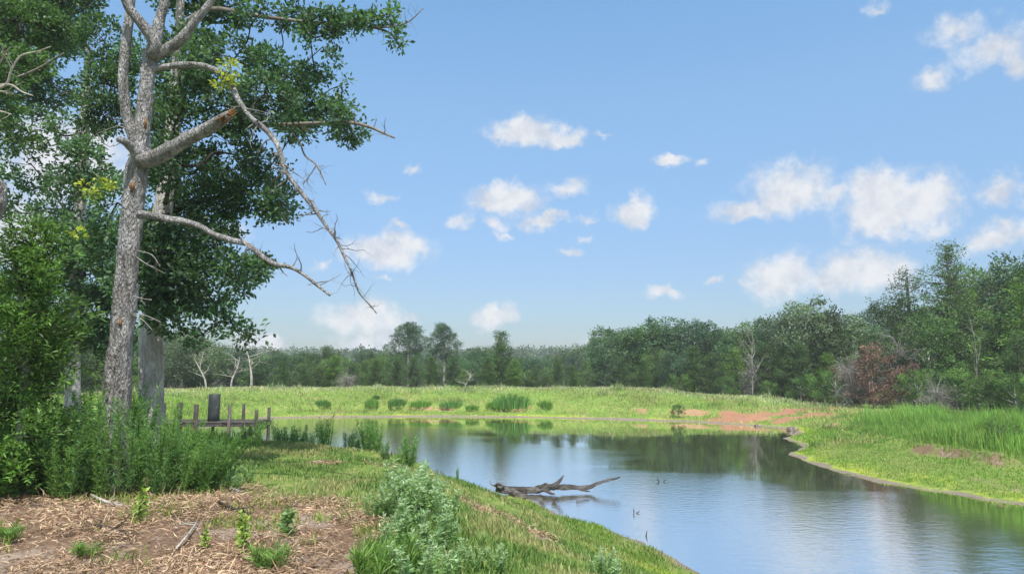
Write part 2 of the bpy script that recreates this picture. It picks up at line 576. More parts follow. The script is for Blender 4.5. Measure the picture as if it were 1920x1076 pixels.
def ground_mat():
    m, nt, N, L, b = new_mat('ground_cover')
    tc = N.new('ShaderNodeTexCoord')

    def noise(sc, det=6, rough=.65):
        n = N.new('ShaderNodeTexNoise')
        n.inputs['Scale'].default_value = sc
        n.inputs['Detail'].default_value = det
        n.inputs['Roughness'].default_value = rough
        L.new(tc.outputs['Object'], n.inputs['Vector'])
        return n.outputs['Fac']

    def ramp(fac, stops):
        r = N.new('ShaderNodeValToRGB')
        e = r.color_ramp.elements
        e[0].position, e[0].color = stops[0][0], (*stops[0][1], 1)
        e[1].position, e[1].color = stops[-1][0], (*stops[-1][1], 1)
        for p, c in stops[1:-1]:
            q = e.new(p)
            q.color = (*c, 1)
        L.new(fac, r.inputs[0])
        return r.outputs[0]

    def mix(f, a, c):
        n = N.new('ShaderNodeMix')
        n.data_type = 'RGBA'
        L.new(f, n.inputs['Factor'])
        L.new(a, n.inputs['A'])
        L.new(c, n.inputs['B'])
        return n.outputs['Result']

    def attr(nm):
        a = N.new('ShaderNodeAttribute')
        a.attribute_name = nm
        return a.outputs['Fac']

    def sharpen(a, nz, k=.6, lo=.35, hi=.65):
        x = N.new('ShaderNodeMath')
        x.operation = 'MULTIPLY_ADD'
        L.new(nz, x.inputs[0])
        x.inputs[1].default_value = k
        L.new(a, x.inputs[2])
        r = N.new('ShaderNodeMapRange')
        r.interpolation_type = 'SMOOTHSTEP'
        r.inputs['From Min'].default_value = lo + k / 2
        r.inputs['From Max'].default_value = hi + k / 2
        L.new(x.outputs[0], r.inputs['Value'])
        return r.outputs[0]
    n_b, n_m, n_f = noise(.7), noise(4.5), noise(28, 8, .72)
    grass = ramp(n_m, [(.3, (.10, .17, .03)), (.5, (.17, .25, .055)), (.68, (.28, .28, .11))])
    soil = ramp(n_f, [(.3, (.07, .043, .028)), (.45, (.17, .108, .072)), (.58, (.27, .182, .122)), (.72, (.40, .30, .21))])
    pale = ramp(n_f, [(.3, (.24, .18, .14)), (.7, (.44, .36, .30))])
    clay = ramp(n_f, [(.3, (.20, .115, .06)), (.5, (.34, .22, .12)), (.7, (.46, .34, .21))])
    mud = ramp(n_f, [(.3, (.13, .10, .075)), (.7, (.30, .26, .21))])
    lime = ramp(n_m, [(.3, (.2, .28, .03)), (.5, (.3, .38, .045)), (.7, (.40, .40, .09))])
    red = ramp(n_f, [(.3, (.17, .085, .05)), (.5, (.33, .17, .105)), (.7, (.44, .28, .18))])
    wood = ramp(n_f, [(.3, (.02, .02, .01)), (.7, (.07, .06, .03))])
    bed = ramp(n_f, [(.3, (.05, .045, .025)), (.7, (.09, .08, .045))])
    c = mix(sharpen(attr('lime'), n_m), grass, lime)
    c = mix(sharpen(attr('soil'), n_m), c, mix(sharpen(n_b, n_m, .5, .5, .62), soil, pale))
    c = mix(sharpen(attr('clay'), n_m, 1.2), c, clay)
    c = mix(sharpen(attr('red'), n_m, 1.2), c, red)
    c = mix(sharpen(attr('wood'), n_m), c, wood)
    c = mix(sharpen(attr('mud'), n_f, .5), c, mud)
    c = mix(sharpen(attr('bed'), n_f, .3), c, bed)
    L.new(c, b.inputs['Base Color'])
    b.inputs['Roughness'].default_value = 0.95
    b.inputs['Specular IOR Level'].default_value = 0.1
    add = N.new('ShaderNodeMath')
    add.operation = 'MULTIPLY_ADD'
    L.new(n_m, add.inputs[0])
    add.inputs[1].default_value = 2.0
    L.new(n_f, add.inputs[2])
    bp = N.new('ShaderNodeBump')
    bp.inputs['Strength'].default_value = 0.9
    bp.inputs['Distance'].default_value = 0.05
    L.new(add.outputs[0], bp.inputs['Height'])
    L.new(bp.outputs[0], b.inputs['Normal'])


ground_mat()


def water_mat():
    m, nt, N, L, b = new_mat('pond_water')
    b.inputs['Base Color'].default_value = (.12, .125, .05, 1)
    b.inputs['Roughness'].default_value = 0.6
    b.inputs['Specular IOR Level'].default_value = 0.0
    tc = N.new('ShaderNodeTexCoord')

    def noise(sc, st, det, rough=.55):
        mp = N.new('ShaderNodeMapping')
        mp.inputs['Scale'].default_value = st
        mp.inputs['Rotation'].default_value = (0, 0, .25)
        L.new(tc.outputs['Object'], mp.inputs[0])
        n = N.new('ShaderNodeTexNoise')
        n.inputs['Scale'].default_value = sc
        n.inputs['Detail'].default_value = det
        n.inputs['Roughness'].default_value = rough
        L.new(mp.outputs[0], n.inputs['Vector'])
        return n.outputs['Fac']

    def mth(op, a, c, e=None):
        n = N.new('ShaderNodeMath')
        n.operation = op
        for i, v in enumerate((a, c, e)):
            if v is None:
                continue
            if isinstance(v, (int, float)):
                n.inputs[i].default_value = v
            else:
                L.new(v, n.inputs[i])
        return n.outputs[0]
    rip = noise(6.0, (.55, 1, 1), 5, .6)
    swell = noise(1.3, (.35, 1, 1), 2)
    patch = noise(.16, (.3, 1, 1), 3)
    # the right shore lies in the lee of the trees: calm water there, wind ripples elsewhere
    sx = N.new('ShaderNodeSeparateXYZ')
    L.new(tc.outputs['Object'], sx.inputs[0])
    lee = mth('MULTIPLY_ADD', sx.outputs[0], .86, mth('MULTIPLY', sx.outputs[1], .51))
    lee = mth('ADD', mth('SUBTRACT', lee, 16.7), mth('MULTIPLY', mth('SUBTRACT', patch, .5), 22.0))
    mr = N.new('ShaderNodeMapRange')
    mr.interpolation_type = 'SMOOTHSTEP'
    mr.inputs['From Min'].default_value = -2.5
    mr.inputs['From Max'].default_value = 2.0
    mr.inputs['To Min'].default_value = 1.0
    mr.inputs['To Max'].default_value = .08
    L.new(lee, mr.inputs['Value'])
    hgt_ = mth('MULTIPLY_ADD', swell, .3, mth('MULTIPLY', rip, mr.outputs[0]))
    bp = N.new('ShaderNodeBump')
    bp.inputs['Strength'].default_value = 1.0
    bp.inputs['Distance'].default_value = 0.0062
    L.new(hgt_, bp.inputs['Height'])
    gl = N.new('ShaderNodeBsdfGlossy')
    gl.inputs['Roughness'].default_value = 0.04
    gl.inputs['Color'].default_value = (1, 1, 1, 1)
    L.new(bp.outputs[0], gl.inputs['Normal'])
    fr = N.new('ShaderNodeFresnel')
    fr.inputs['IOR'].default_value = 1.9
    L.new(bp.outputs[0], fr.inputs['Normal'])
    mx = N.new('ShaderNodeMixShader')
    k = mth('MULTIPLY_ADD', fr.outputs[0], .12, .87)
    L.new(k, mx.inputs[0])
    L.new(b.outputs[0], mx.inputs[1])
    L.new(gl.outputs[0], mx.inputs[2])
    L.new(mx.outputs[0], N['Material Output'].inputs['Surface'])


water_mat()

# ------------------------------------------------------------------ the pond's shore and the ground
#             x, y, crest distance, crest height, step distance, step height, low height, fall behind, zone weights near/far/right
SH = []


def sh(p, prof):
    SH.append((float(p[0]), float(p[1])) + prof)


NEAR = (5.2, 1.72, .5, .02, .08, 0.0, 1, 0, 0)
NEARB = (4.6, 1.72, .5, .02, .08, 0.0, 1, 0, 0)
LEFT = (5.5, 1.6, 1.0, .1, .15, 0.0, .6, .4, 0)
DAM = (9.0, 1.72, 1.9, .38, .28, 1.5, 0, 1, 0)
DAM2 = (8.5, 1.22, 1.9, .38, .26, 1.0, 0, 1, 0)
DAM3 = (8.0, .85, 1.7, .22, .2, .5, 0, 1, 0)
SPIT = (7.5, .75, 2.6, .12, .28, .2, 0, .2, .8)
RIGHT = (7.5, 1.05, 3.3, .36, .42, 0.1, 0, 0, 1)
for p in ((14, -8), (8.2, 3.4), (4.9, 8.6)):
    sh(p, NEAR)
for p in ((1293, 1074), (1239, 1032), (1165, 1000), (1111, 981), (1052, 964), (1012, 945)):
    sh(gp(*p), NEAR)
sh(gp(980, 936), NEARB)
sh(gp(922, 927), NEARB)
for p in ((-1.9, 19.6), (-3.6, 20.6), (-6, 22.2), (-9.5, 24.5), (-13, 28)):
    sh(p, NEARB)
for p in ((-15.8, 31.2), (-17.4, 36), (-17.9, 41)):
    sh(p, LEFT)
sh((-17.0, 45.6), DAM)
for p in ((500, 784), (600, 782), (800, 781), (1000, 783)):
    sh(gp(*p), DAM)
sh(gp(1150, 786), DAM)
sh(gp(1300, 791), DAM2)
sh(gp(1400, 797), DAM3)
sh(gp(1480, 804), DAM3)
sh(gp(1500, 812), SPIT)
sh(gp(1462, 822), SPIT)
sh(gp(1510, 836), SPIT)
for p in ((1481, 850), (1508, 867), (1560, 881), (1640, 902), (1762, 923), (1917, 947)):
    sh(gp(*p), RIGHT)
for p in ((18.5, 12), (26, 4), (34, -8)):
    sh(p, RIGHT)
SH = np.array(SH)


def shore(x, y):
    """signed distance to the shore (positive on land) and the shore profile at the nearest point"""
    x = np.atleast_1d(np.asarray(x, float)).ravel()
    y = np.atleast_1d(np.asarray(y, float)).ravel()
    best = np.full(len(x), 1e9)
    par = np.zeros((len(x), 9))
    inside = np.zeros(len(x), bool)
    n = len(SH)
    for i in range(n):
        a, b = SH[i], SH[(i + 1) % n]
        ab = b[:2] - a[:2]
        t = np.clip(((x - a[0]) * ab[0] + (y - a[1]) * ab[1]) / (ab @ ab), 0, 1)
        dx, dy = x - (a[0] + t * ab[0]), y - (a[1] + t * ab[1])
        d = np.hypot(dx, dy)
        k = d < best
        best[k] = d[k]
        par[k] = a[2:] * (1 - t[k])[:, None] + b[2:] * t[k][:, None]
        c = (a[1] > y) != (b[1] > y)
        with np.errstate(divide='ignore', invalid='ignore'):
            xx = a[0] + (y - a[1]) / (b[1] - a[1] if b[1] != a[1] else 1e-9) * ab[0]
        inside ^= c & (x < xx)
    best = np.where(inside, -best, best)
    return best, par


def height(x, y, full=False):
    x = np.atleast_1d(np.asarray(x, float)).ravel()
    y = np.atleast_1d(np.asarray(y, float)).ravel()
    d, p = shore(x, y)
    d = d + (fbm(x, y, 1.6, 3) - .5) * .42 + (vnoise(x, y, .42, 9) - .5) * .16
    w, H, s, stp, lo, F = [p[:, i] for i in range(6)]
    wob = (fbm(x, y, 2.2, 5) - .5) * 1.6 * (p[:, 7] + p[:, 8])
    s2 = np.maximum(s + wob * np.minimum(1, s), .3)
    t = np.clip((d - s2) / (w - s2), 0, 1)
    rise = p[:, 6] * (t * .45 + sstep(t) * .55) + (1 - p[:, 6]) * sstep(t) ** .85
    land = lo * np.clip(d / s2, 0, 1) ** .8 + stp * sstep((d - s2) / .7) + (H - lo - stp) * rise - F * sstep((d - w - 1.5) / 12)
    land = land + (fbm(x, y, 5.0, 8) - .5) * .22 * sstep((d - 1) / 6) + (fbm(x, y, .7, 12) - .5) * .07 * sstep(d / 1.5)
    bed = -1.3 * sstep(-d / 7) - .10 * np.clip(-d / .5, 0, 1)
    z = np.where(d > 0, land, bed)
    r = np.hypot(x, y)
    hill = 7.5 * sstep((y - 150) / 260) * (0.6 + .8 * fbm(x, y, 160, 21))
    far = sstep((r - 75) / 80)
    z = z * (1 - far) + np.maximum(.3, .4 + hill) * far
    return (z, d, p) if full else z


def gz(x, y):
    return float(height(x, y)[0])


def axis(lo, hi, step, far, grow=1.22):
    a = list(np.arange(lo, hi + step / 2, step))
    s, v = step, a[-1]
    while v < far:
        s *= grow
        v += s
        a.append(v)
    s, v = step, a[0]
    while v > -far:
        s *= grow
        v -= s
        a.insert(0, v)
    return np.array(a)


def poly_in(x, y, poly):
    ins = np.zeros(len(x), bool)
    dist = np.full(len(x), 1e9)
    n = len(poly)
    for i in range(n):
        a, b = np.array(poly[i][:2]), np.array(poly[(i + 1) % n][:2])
        ab = b - a
        t = np.clip(((x - a[0]) * ab[0] + (y - a[1]) * ab[1]) / (ab @ ab), 0, 1)
        dist = np.minimum(dist, np.hypot(x - a[0] - t * ab[0], y - a[1] - t * ab[1]))
        c = (a[1] > y) != (b[1] > y)
        xx = a[0] + (y - a[1]) / (b[1] - a[1] if b[1] != a[1] else 1e-9) * ab[0]
        ins ^= c & (x < xx)
    return np.where(ins, dist, -dist)


SOIL = [gp(-60, 905, 1.72), gp(150, 893, 1.72), gp(300, 900, 1.72), gp(440, 915, 1.72), gp(530, 935, 1.72), gp(640, 950, 1.72), gp(700, 965, 1.7),
        gp(690, 1020, 1.7), gp(700, 1120, 1.7), (-.7, 3.5), (-2, -2), (-12, -2), (-14, 5)]
SCUFF = [[gp(858, 960, 1.15), gp(880, 962, 1.15), gp(935, 1010, 1.1), gp(905, 1015, 1.1)], [gp(945, 1010, 1.0), gp(975, 1015, 1.), gp(1060, 1076, .95), gp(1010, 1080, 1.)],
         [gp(690, 868, 1.6), gp(730, 870, 1.55), gp(725, 890, 1.55), gp(690, 882, 1.6)], [gp(560, 860, 1.68), gp(620, 862, 1.68), gp(630, 876, 1.68), gp(570, 872, 1.68)]]


def zones(x, y):
    z, d, p = height(x, y, True)
    soil = np.clip(.5 + poly_in(x, y, SOIL) * .8, 0, 1)
    for s in SCUFF:
        soil = np.maximum(soil, np.clip(.45 + poly_in(x, y, s) * 1.5, 0, .8))
    s = p[:, 2]
    wob = (fbm(x, y, 2.2, 5) - .5) * 1.6
    s2 = np.maximum(s + wob, .3)
    patch = fbm(x, y, 2.5, 31)
    step = np.exp(-((d - s2 - .3) / .42) ** 2) * np.clip(.35 + 1.3 * fbm(x, y, .7, 33), 0, 1.1)
    clay = p[:, 7] * step * np.clip((patch - .40) * 4, 0, 1) * np.clip(.75 + x * .03, .45, 1.1)
    soil = np.maximum(soil, p[:, 8] * np.minimum(1, step * 1.1) * .62 * np.clip((patch - .36) * 4, 0, 1))
    dryp = fbm(x, y, 1.8, 35)
    soil = np.maximum(soil, p[:, 8] * np.clip((dryp - .6) * 6, 0, .45) * (d > 1.0) * (d < 4.5))
    redp = gp(1440, 775, .6)
    red = np.exp(-(((x - redp[0] - 1.0) / 6.2) ** 2 + ((y - redp[1] - .6) / 3.0) ** 2)) * np.clip((fbm(x, y, 1.1, 37) - .18) * 2.8, 0, 1.35) * (d > .15)
    lime = np.clip((1 - (d - .4) / (s2 - .2)), 0, 1) * (p[:, 7] + p[:, 8]) * (.15 + .8 * fbm(x, y, 1.5, 45)) + p[:, 6] * np.clip(1 - (d - .5) / 2.6, 0, 1) * np.clip((x + 1.6) / 1.4, 0, 1) * np.clip((fbm(x, y, 1.2, 43) - .25) * 1.5, 0, .8)
    mud = np.exp(-(d / (.24 + .14 * p[:, 8])) ** 2) * (.45 + .3 * p[:, 8]) * (.5 + 1.0 * fbm(x, y, .9, 39)) + p[:, 7] * np.exp(-((d - .3) / .35) ** 2) * .5 + p[:, 6] * np.exp(-((d - .1) / .3) ** 2) * .8 * fbm(x, y, .6, 47)
    r = np.hypot(x, y)
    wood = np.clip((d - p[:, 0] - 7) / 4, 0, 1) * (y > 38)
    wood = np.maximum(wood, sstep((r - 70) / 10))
    bed = (d < -.05) * 1.0
    return z, d, p, dict(soil=soil, clay=clay, red=red, lime=lime, mud=mud, wood=wood, bed=bed)


def build_ground():
    xs = axis(-24, 27, .17, 5500)
    ys = axis(2, 62, .17, 5500)
    X, Y = np.meshgrid(xs, ys)
    x, y = X.ravel(), Y.ravel()
    z, d, p, zn = zones(x, y)
    soilbump = (fbm(x, y, .35, 41, 2) - .5) * .09 * zn['soil']
    z = z + soilbump
    nx, ny = len(xs), len(ys)
    i, j = np.meshgrid(np.arange(ny - 1), np.arange(nx - 1), indexing='ij')
    Q = np.stack([i * nx + j, i * nx + j + 1, (i + 1) * nx + j + 1, (i + 1) * nx + j], -1).reshape(-1, 4)
    me = mesh_np('ground', np.stack([x, y, z], -1), Q, smooth=True, mat='ground_cover')
    for k, v in zn.items():
        a = me.attributes.new(k, 'FLOAT', 'POINT')
        a.data.foreach_set('value', np.clip(v, 0, 1).astype(np.float32))
    link('ground', me, kind='structure')
    w = MB()
    w.add([(-26, -14, 0), (44, -14, 0), (44, 56, 0), (-26, 56, 0)], [(0, 1, 2, 3)])
    link('water', w.mesh('water', 'pond_water'), kind='structure')


build_ground()

# ------------------------------------------------------------------ grass, straw (nobody could count these)


def scatter(n, x0, x1, y0, y1):
    return U(x0, x1, n), U(y0, y1, n)


def grass_cols(n, dry, lime, base=(.125, .215, .055)):
    g = np.array(base)[None] * np.ones((n, 1))
    limec = np.array((.25, .36, .045))
    dryc = np.array((.42, .36, .19))
    c = g * (1 - lime[:, None]) + limec * lime[:, None]
    c = c * (1 - dry[:, None]) + dryc * dry[:, None]
    k = R.normal(1, .2, n).clip(.5, 1.6)[:, None]
    return c * k * (1 + R.normal(0, .05, (n, 3)))


def short_grass():
    # near bank
    mb = MB()
    x, y = scatter(330000, -9, 7, 4.5, 24)
    keep = np.abs(x / y) < .82
    x, y = x[keep], y[keep]
    z, d, p, zn = zones(x, y)
    cov = fbm(x, y, 1.1, 51)
    ok = (d > .02 + .3 * fbm(x, y, .5, 53)) & (zn['soil'] + (cov - .5) * .9 < .52) & (U(0, 1, len(x)) < np.clip(.35 + (cov - .35) * 2.2, .15, 1)) & (p[:, 6] > .5)
    # leave what the camera is far from thinner
    ok &= U(0, 1, len(x)) < np.clip(1.25 - (y - 9) / 18, .45, 1)
    x, y, z, d, cov, lime = x[ok], y[ok], z[ok], d[ok], cov[ok], zn['lime'][ok]
    n = len(x)
    dry = np.clip((fbm(x, y, .8, 61) - .5) * 2.2 + .08, 0, .9) * (1 - lime * .6) + (U(0, 1, n) < .1) * .5
    h = U(.05, .13, n) * (1 + (cov - .5)) * (1 - .35 * lime)
    lean = rdir(n) * np.array([.5, .5, 0])
    mb.blades(np.stack([x, y, z - .015], -1), h, U(.006, .012, n) * (1 + y / 20), lean, grass_cols(n, np.clip(dry, 0, 1), np.clip(lime * .9, 0, 1)))
    link('bank_grass', mb.mesh('bank_grass', 'grass_blade'), kind='stuff', label='short green and straw grass over the near bank', category='grass')
    # dam and far shore
    mb = MB()
    x, y = scatter(230000, -40, 26, 28, 64)
    z, d, p, zn = zones(x, y)
    cov = fbm(x, y, 2.0, 71)
    bare = np.maximum(zn['clay'], zn['red'])
    ok = (d > .3) & (p[:, 7] + .5 * (p[:, 6] < .9) > .35) & (p[:, 8] < .9) & (bare + (cov - .5) * .9 + U(-.35, .35, len(x)) < .5) & (d < p[:, 0] + 5) & (p[:, 6] < .95)
    x, y, z, d, p, cov, lime = x[ok], y[ok], z[ok], d[ok], p[ok], cov[ok], zn['lime'][ok]
    n = len(x)
    crest = np.clip((d - p[:, 0] * .62) / 3, 0, 1)
    big = fbm(x, y, 6.0, 77)
    cov = np.clip(cov + (big - .5) * .7, 0, 1)
    band = fbm(x, y, 1.4, 79)
    dry = np.clip((band - .45) * 3.0, 0, .9) * .8 + crest * .45 * (U(0, 1, n) < .6) + np.clip((big - .5) * 2, 0, .5)
    hgt_ = U(.08, .26, n) * (1 - .5 * lime) * (.5 + 1.1 * np.clip(big + band - .5, 0, 1))
    c = grass_cols(n, np.clip(dry, 0, .9), np.clip(lime * .8 + .12, 0, 1), (.19, .33, .075))
    # ranker, darker tufts scattered through it
    tx, ty = scatter(260, -40, 26, 28, 62)
    near_t = np.full(n, 9.0)
    for q in range(len(tx)):
        near_t = np.minimum(near_t, np.hypot(x - tx[q], (y - ty[q])) / U(.25, .8))
    tuft = np.clip(1.1 - near_t, 0, 1)
    hgt_ = hgt_ * (1 + 1.8 * tuft)
    c = c * (1 - tuft[:, None]) + tuft[:, None] * jitter_col((.12, .235, .06), n, .25, .08)
    pale = (U(0, 1, n) < .35 * crest)[:, None]
    c = np.where(pale, jitter_col((.50, .52, .38), n, .12, .03), c) * (.5 + .9 * fbm(x, y, 2.0, 73))[:, None]
    mb.blades(np.stack([x, y, z - .03], -1), hgt_, U(.022, .045, n), rdir(n) * np.array([.45, .45, 0]), c)
    link('dam_grass', mb.mesh('dam_grass', 'grass_blade'), kind='stuff', label='bright green grass covering the earth dam', category='grass')
    # right bank: short below the little cut, tall above it
    mb = MB()
    x, y = scatter(240000, 8, 30, 13, 44)
    z, d, p, zn = zones(x, y)
    cov = fbm(x, y, 1.5, 81)
    bare = np.maximum(zn['clay'], zn['soil'] * .85)
    ok = (d > .35) & (p[:, 8] > .45) & (bare + (cov - .5) * .9 + U(-.3, .3, len(x)) < .5) & (d < 14) & (x / y < .85)
    x, y, z, d, p, cov, lime = x[ok], y[ok], z[ok], d[ok], p[ok], cov[ok], zn['lime'][ok]
    n = len(x)
    tall = sstep((d - p[:, 2] - .35) / .7) * np.clip(.35 + (fbm(x, y, 2.4, 91) - .3) * 2.2, .25, 1)
    h = U(.05, .12, n) * (1 - tall) + tall * U(.45, 1.1, n) * (.6 + .8 * cov) * (.65 + .8 * fbm(x, y, .9, 93))
    dry = np.clip((cov - .5) * 1.8, 0, .7) * (1 - .75 * tall)
    lean = rdir(n) * np.array([.4, .4, 0]) * (1 - .55 * tall)[:, None]
    c = grass_cols(n, np.clip(dry, 0, 1), np.clip(lime * .85 * (1 - tall), 0, 1), (.15, .27, .055))
    c = c * (1 - tall[:, None]) + tall[:, None] * jitter_col((.205, .355, .08), n, .28, .1) * (.6 + .8 * fbm(x, y, 1.6, 95))[:, None]
    mb.blades(np.stack([x, y, z - .02], -1), h, U(.012, .026, n), lean, c)
    link('meadow_grass', mb.mesh('meadow_grass', 'grass_blade'), kind='stuff', label='tall fresh green meadow grass above the curving muddy shore', category='grass')
    # under the oaks and on the far left
    mb = MB()
    x, y = scatter(60000, -34, -5.5, 11, 46)
    z, d, p, zn = zones(x, y)
    cov = fbm(x, y, 1.7, 83)
    ok = (d > .4) & (x / y < -.36) & (x / y > -.9) & ((y > 12.5) | (x < -8)) & (cov > .3)
    x, y, z, cov = x[ok], y[ok], z[ok], cov[ok]
    n = len(x)
    mb.blades(np.stack([x, y, z - .02], -1), U(.12, .4, n), U(.015, .035, n), rdir(n) * np.array([.4, .4, 0]),
              grass_cols(n, np.clip((cov - .6) * 2, 0, .5), np.full(n, .35), (.16, .29, .06)))
    link('grove_grass', mb.mesh('grove_grass', 'grass_blade'), kind='stuff', label='pale green grass growing under the oak trees', category='grass')


def straw_litter():
    mb = MB()
    x, y = scatter(300000, -11, 2.5, 4.3, 13)
    keep = np.abs(x / y) < .85
    x, y = x[keep], y[keep]
    z, d, p, zn = zones(x, y)
    cov = fbm(x, y, .55, 101)
    ok = (zn['soil'] > .3) & (U(0, 1, len(x)) < np.clip((cov - .30) * 2.8, .12, 1)) & (d > .5)
    x, y, z, cov = x[ok], y[ok], z[ok], cov[ok]
    n = len(x)
    C = np.stack([x, y, z + U(.0, .05, n) + (cov - .4).clip(0) * .10], -1)
    A = rdir(n) * np.array([1, 1, .33])
    Nn = rdir(n, 1.2)
    k = R.integers(0, 5, n)
    pal = np.array([(.40, .27, .17), (.29, .185, .12), (.48, .37, .24), (.16, .105, .075), (.39, .29, .21)])
    c = pal[k] * R.normal(1, .2, n).clip(.5, 1.5)[:, None] * (.6 + .8 * fbm(x, y, .9, 103))[:, None]
    long_ = U(0, 1, n) < .12
    mb.kites(C, A, Nn, np.where(long_, U(.14, .26, n), U(.025, .12, n)), np.where(long_, U(.005, .009, n), U(.005, .015, n)), c, .06)
    link('straw_litter', mb.mesh('straw_litter', 'dry_straw'), kind='stuff', label='brown straw and dead stalks littering bare soil', category='straw')
    # sparse green shoots through the litter
    mb = MB()
    x, y = scatter(50000, -11, 1, 4.3, 12)
    z, d, p, zn = zones(x, y)
    cov = fbm(x, y, .6, 111)
    front = np.clip((8.0 - y) / 2.5, 0, 1)
    ok = (zn['soil'] > .45) & (cov > .64 - .08 * front)
    x, y, z = x[ok], y[ok], z[ok]
    n = len(x)
    mb.blades(np.stack([x, y, z], -1), U(.05, .16, n), U(.007, .013, n), rdir(n) * np.array([.7, .7, 0]), grass_cols(n, (U(0, 1, n) < .3) * .6, np.full(n, .35), (.12, .19, .035)))
    link('grass_shoots', mb.mesh('grass_shoots', 'grass_blade'), kind='stuff', label='thin green grass tufts poking through straw litter', category='grass')


short_grass()
straw_litter()

# ------------------------------------------------------------------ trees: general builders
OAK = (.072, .135, .065)
OAK_LIGHT = (.10, .165, .06)
CEDAR = (.075, .14, .04)


def sprays(mb, C, out, nl, spread, ln, wd, base, up=.5, cvar=.28, flat=.8):
    """leaf sprays: a handful of leaves round each centre C"""
    m = len(C)
    shade = R.normal(1, cvar, m).clip(.5, 1.7)
    idx = np.repeat(np.arange(m), nl)
    n = len(idx)
    off = R.normal(size=(n, 3)) * spread * np.array([1, 1, flat])
    P = C[idx] + off
    A = norm(R.normal(size=(n, 3)) * .8 + out[idx] * .9 + norm(off) * .4)
    Nn = norm(R.normal(size=(n, 3)) * .75 + np.array([0, 0, up]) + out[idx] * .25)
    b = np.asarray(base, float)
    if b.ndim == 1:
        b = np.broadcast_to(b, (m, 3))
    cols = b[idx] * shade[idx][:, None] * R.normal(1, .16, n).clip(.5, 1.5)[:, None] * (1 + R.normal(0, .05, (n, 3)))
    mb.kites(P, A, Nn, ln * U(.7, 1.25, n), wd * U(.75, 1.2, n), cols, .05)


def in_ell(n, c, r, shell=.45):
    v = rdir(n)
    k = (U(0, 1, n) ** (1 / 3)) * (1 - shell) + shell * U(.75, 1.0, n)
    return np.asarray(c) + v * k[:, None] * np.asarray(r), v


def far_oak(seed, H=8.0, wide=1.0, col=OAK, dens=1.0):
    global R
    R = np.random.default_rng(seed)
    tr, cr = MB(), MB()
    fork = H * U(.2, .32)
    lean = R.normal(0, .03, 2) * H
    tr.tube([(0, 0, -.3), (0, 0, .1), (lean[0] * .4, lean[1] * .4, fork), (lean[0], lean[1], H * .62)], [H * .026, H * .022, H * .018, H * .009], 8, 3, .1)
    nc = int(20 * dens)
    for k in range(nc):
        a = k * 2.4 + U(-.4, .4)
        q = (k + .5) / nc
        zz = H * (.26 + .64 * q + U(-.04, .04))
        prof = math.sin(math.pi * min(1, max(.05, (zz / H - .12) / .92))) ** .7
        rr = H * .36 * wide * prof * U(.45, 1.0)
        c = np.array([math.cos(a) * rr + lean[0], math.sin(a) * rr + lean[1], zz])
        r = H * U(.10, .155) * np.array([1.15, 1.15, .8])
        s0 = np.array([lean[0] * .5, lean[1] * .5, min(fork + (zz - fork) * .35, H * .55)])
        tr.tube([s0, (s0 + c) / 2 + np.array([0, 0, -.02 * H]), c], [H * .009, H * .005, H * .002], 5, 2)
        m = int(46 * (r[0] / (H * .14)) ** 1.5)
        C, o = in_ell(m, c, r)
        shade = np.asarray(col) * R.normal(1, .24)
        sprays(cr, C, o, 11, H * .021, H * .024, H * .014, shade, .7)
        for e in range(3):
            d = norm(R.normal(size=3) + np.array([0, 0, .3]))
            C2, o2 = in_ell(8, c + d * r * 1.15, r * .28)
            sprays(cr, C2, o2, 9, H * .016, H * .022, H * .013, shade, .7)
    return [('trunk', tr.mesh('trunk', 'oak_bark', True)), ('crown', cr.mesh('crown', 'leaf'))]


def far_cedar(seed, H=7.0, wide=.30, col=CEDAR, tiers=70, open_=0.0, dead=False, low=.04):
    """evergreen cedar: branches up the whole stem, each carrying feathery sprays"""
    global R
    R = np.random.default_rng(seed)
    tr, cr = MB(), MB()
    tr.tube([(0, 0, -.3), (U(-.1, .1), U(-.1, .1), H * .5), (U(-.15, .15), U(-.1, .1), H * .97)], [H * .022, H * .014, H * .003], 7, 4, .1)
    for k in range(tiers):
        q = (k + U(0, 1)) / tiers
        zz = H * (low + (.98 - low) * q)
        prof = (1 - q) ** .7 * (.55 + .45 * min(1, q * 4)) * (1 + .35 * math.sin(q * 23 + seed))
        ln = H * wide * prof * U(.55, 1.15) + H * .02
        a = k * 2.399 + U(-.5, .5)
        rise = U(.15, .6)
        dv = norm(np.array([math.cos(a), math.sin(a), rise]))
        s0 = np.array([0, 0, zz])
        e = s0 + dv * ln
        tr.tube([s0, s0 + dv * ln * .5 - np.array([0, 0, .04 * ln]), e], [H * .005, H * .003, H * .001], 4, 2, col=(.3, .3, .3))
        m = int(max(5, 21 * ln / (H * wide)) * (1 - .3 * open_))
        t = U(.15 + .35 * open_, 1.05, m)
        C = s0 + dv * ln * t[:, None] + R.normal(size=(m, 3)) * H * .028 * np.array([1, 1, .55 if open_ else .8])
        o = norm(np.tile(dv, (m, 1)) + R.normal(size=(m, 3)) * .4)
        shade = np.asarray(col) * R.normal(1, .17)
        sprays(cr, C, o, 12, .13, .2, .058, shade, .4)
    return [('trunk', tr.mesh('trunk', 'grey_twig', True)), ('crown', cr.mesh('crown', 'dry_straw' if dead else 'leaf'))]


